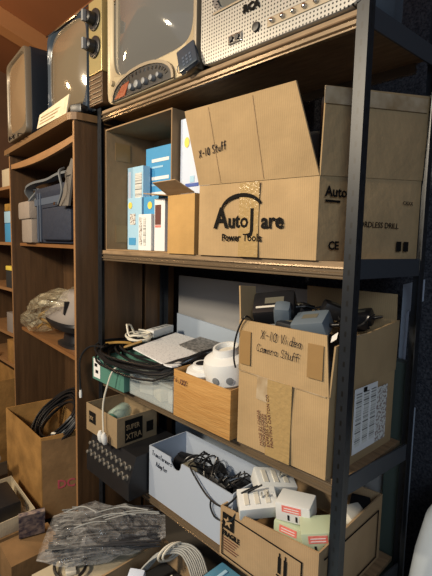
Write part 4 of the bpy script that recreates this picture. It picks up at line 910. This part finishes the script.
cable('green_grey_cord', [(.77, -.25, -1.12), (.765, -.15, -1.065), (.78, -.08, -1.05), (.785, -.04, -1.08)], .006, M['pale_green'], 'pale green grey cord along the right rim of the open carton')
cable('black_ring_cable', [(.40+.055*math.cos(a)*1.1, -.335+.05*math.sin(a), -1.085+.006*math.sin(2*a)) for a in [i*math.pi/8 for i in range(15)]], .0055, M['cable'], 'black cable loop lying on the cream carton before the bag')
rbox('cream_block', 'cream block inside the black cable loop on the cream carton', 'block', (.06, .035, .014), M['offwhite'], matrix((.40, -.335, -1.0985), R(-20)), .004)
# blue bin right
bb = thing('blue_bin', 'low blue plastic bin with ribbed lid before the fragile carton', 'bin', (1.0, -.26, FL))
obj('bin_body', B((.845, -.46, FL), (1.20, -.025, -1.02), .012), M['bluebin'], bb, smooth=True)
ld = obj('lid', B((.815, -.47, -1.0195), (1.21, -.008, -1.001), .006), M['bluebin'], bb, smooth=True)
for k in range(5): obj('rib', B((.85+.07*k, -.44, -1.0012), (.862+.07*k, -.03, -.996), .002), M['lightblue'], ld)
# frosted bin right
fr = thing('frosted_bin', 'tall frosted white plastic bin on the floor right of the shelving', 'bin', (1.565, .375, FL))
bm = loft(bmesh.new(), [[(1.565+a, .375+b, z) for a, b in seg(40, w_, d_, 5)] for w_, d_, z in ((.56, .46, FL), (.54, .44, -1.0), (.50, .40, -.80), (.465, .36, -.70), (.44, .34, -.675), (.37, .27, -.665), (.2, .1, -.662))])
obj('bin_body', bm, M['frost'], fr, smooth=True)
obj('bottom_tray', B((1.272, -.30, FL), (1.80, -.13, -1.02), .02), M['bluebin']); tag(COL.objects[-1], 'pale blue tray at the foot of the frosted bin', 'tray')

# left foot pile
tr = carton('cream_tray', 'cream open tray holding a black adapter at the lower left corner', [(-.52, -.40), (-.16, -.42), (-.16, -.235), (-.52, -.215)], -1.255, [-1.19, -1.19, -1.185, -1.185], M['card_cream'], {}, cat='tray', part='tray_body')
rbox('black_adapter', 'black adapter lying in the cream tray at the lower left', 'adapter', (.22, .10, .085), M['black'], matrix((-.34, -.315, -1.248), R(-3)), .010)
carton('cardboard_box', 'brown carton on the floor under the cream tray', [(-.60, -.42), (-.15, -.44), (-.15, -.215), (-.60, -.195)], FL, -1.256, M['card_dark'], {}, closed=True)
tag(obj('grey_tube', lathe(bmesh.new(), [(.020, -.17), (.020, .15), (.016, .15), (.016, .13)], 20, matrix((-.62, -.34, -1.10), R(20), 0, R(72))), M['plum'], smooth=True), 'short grey tube poking out above the cream tray at the left edge', 'tube')
rbox('black_case', 'black case under the grey tube at the left edge', 'case', (.30, .16, .27), M['black'], matrix((-.80, -.34, FL), R(5)), .01)
carton('cardboard_box', 'narrow dark carton standing before the DC carton', [(-.135, -.40), (.04, -.41), (.04, -.20), (-.135, -.19)], FL, -1.26, M['card_dark'], {}, closed=True)
fp = obj('patterned_packet', slab([(-.13, -.32, -1.258), (-.10, -.22, -1.258), (-.055, -.235, -1.13), (-.085, -.335, -1.13)], (.035, -.012, .006)), M['fruity']); tag(fp, 'dark packet with pale pattern leaning under the corner of the DC carton', 'packet')
rbox('paper_pad', 'grey brown paper pad standing at the very lower left', 'pad', (.26, .05, .20), M['card_grey'], matrix((-.33, -.52, FL), R(-10)), .003)
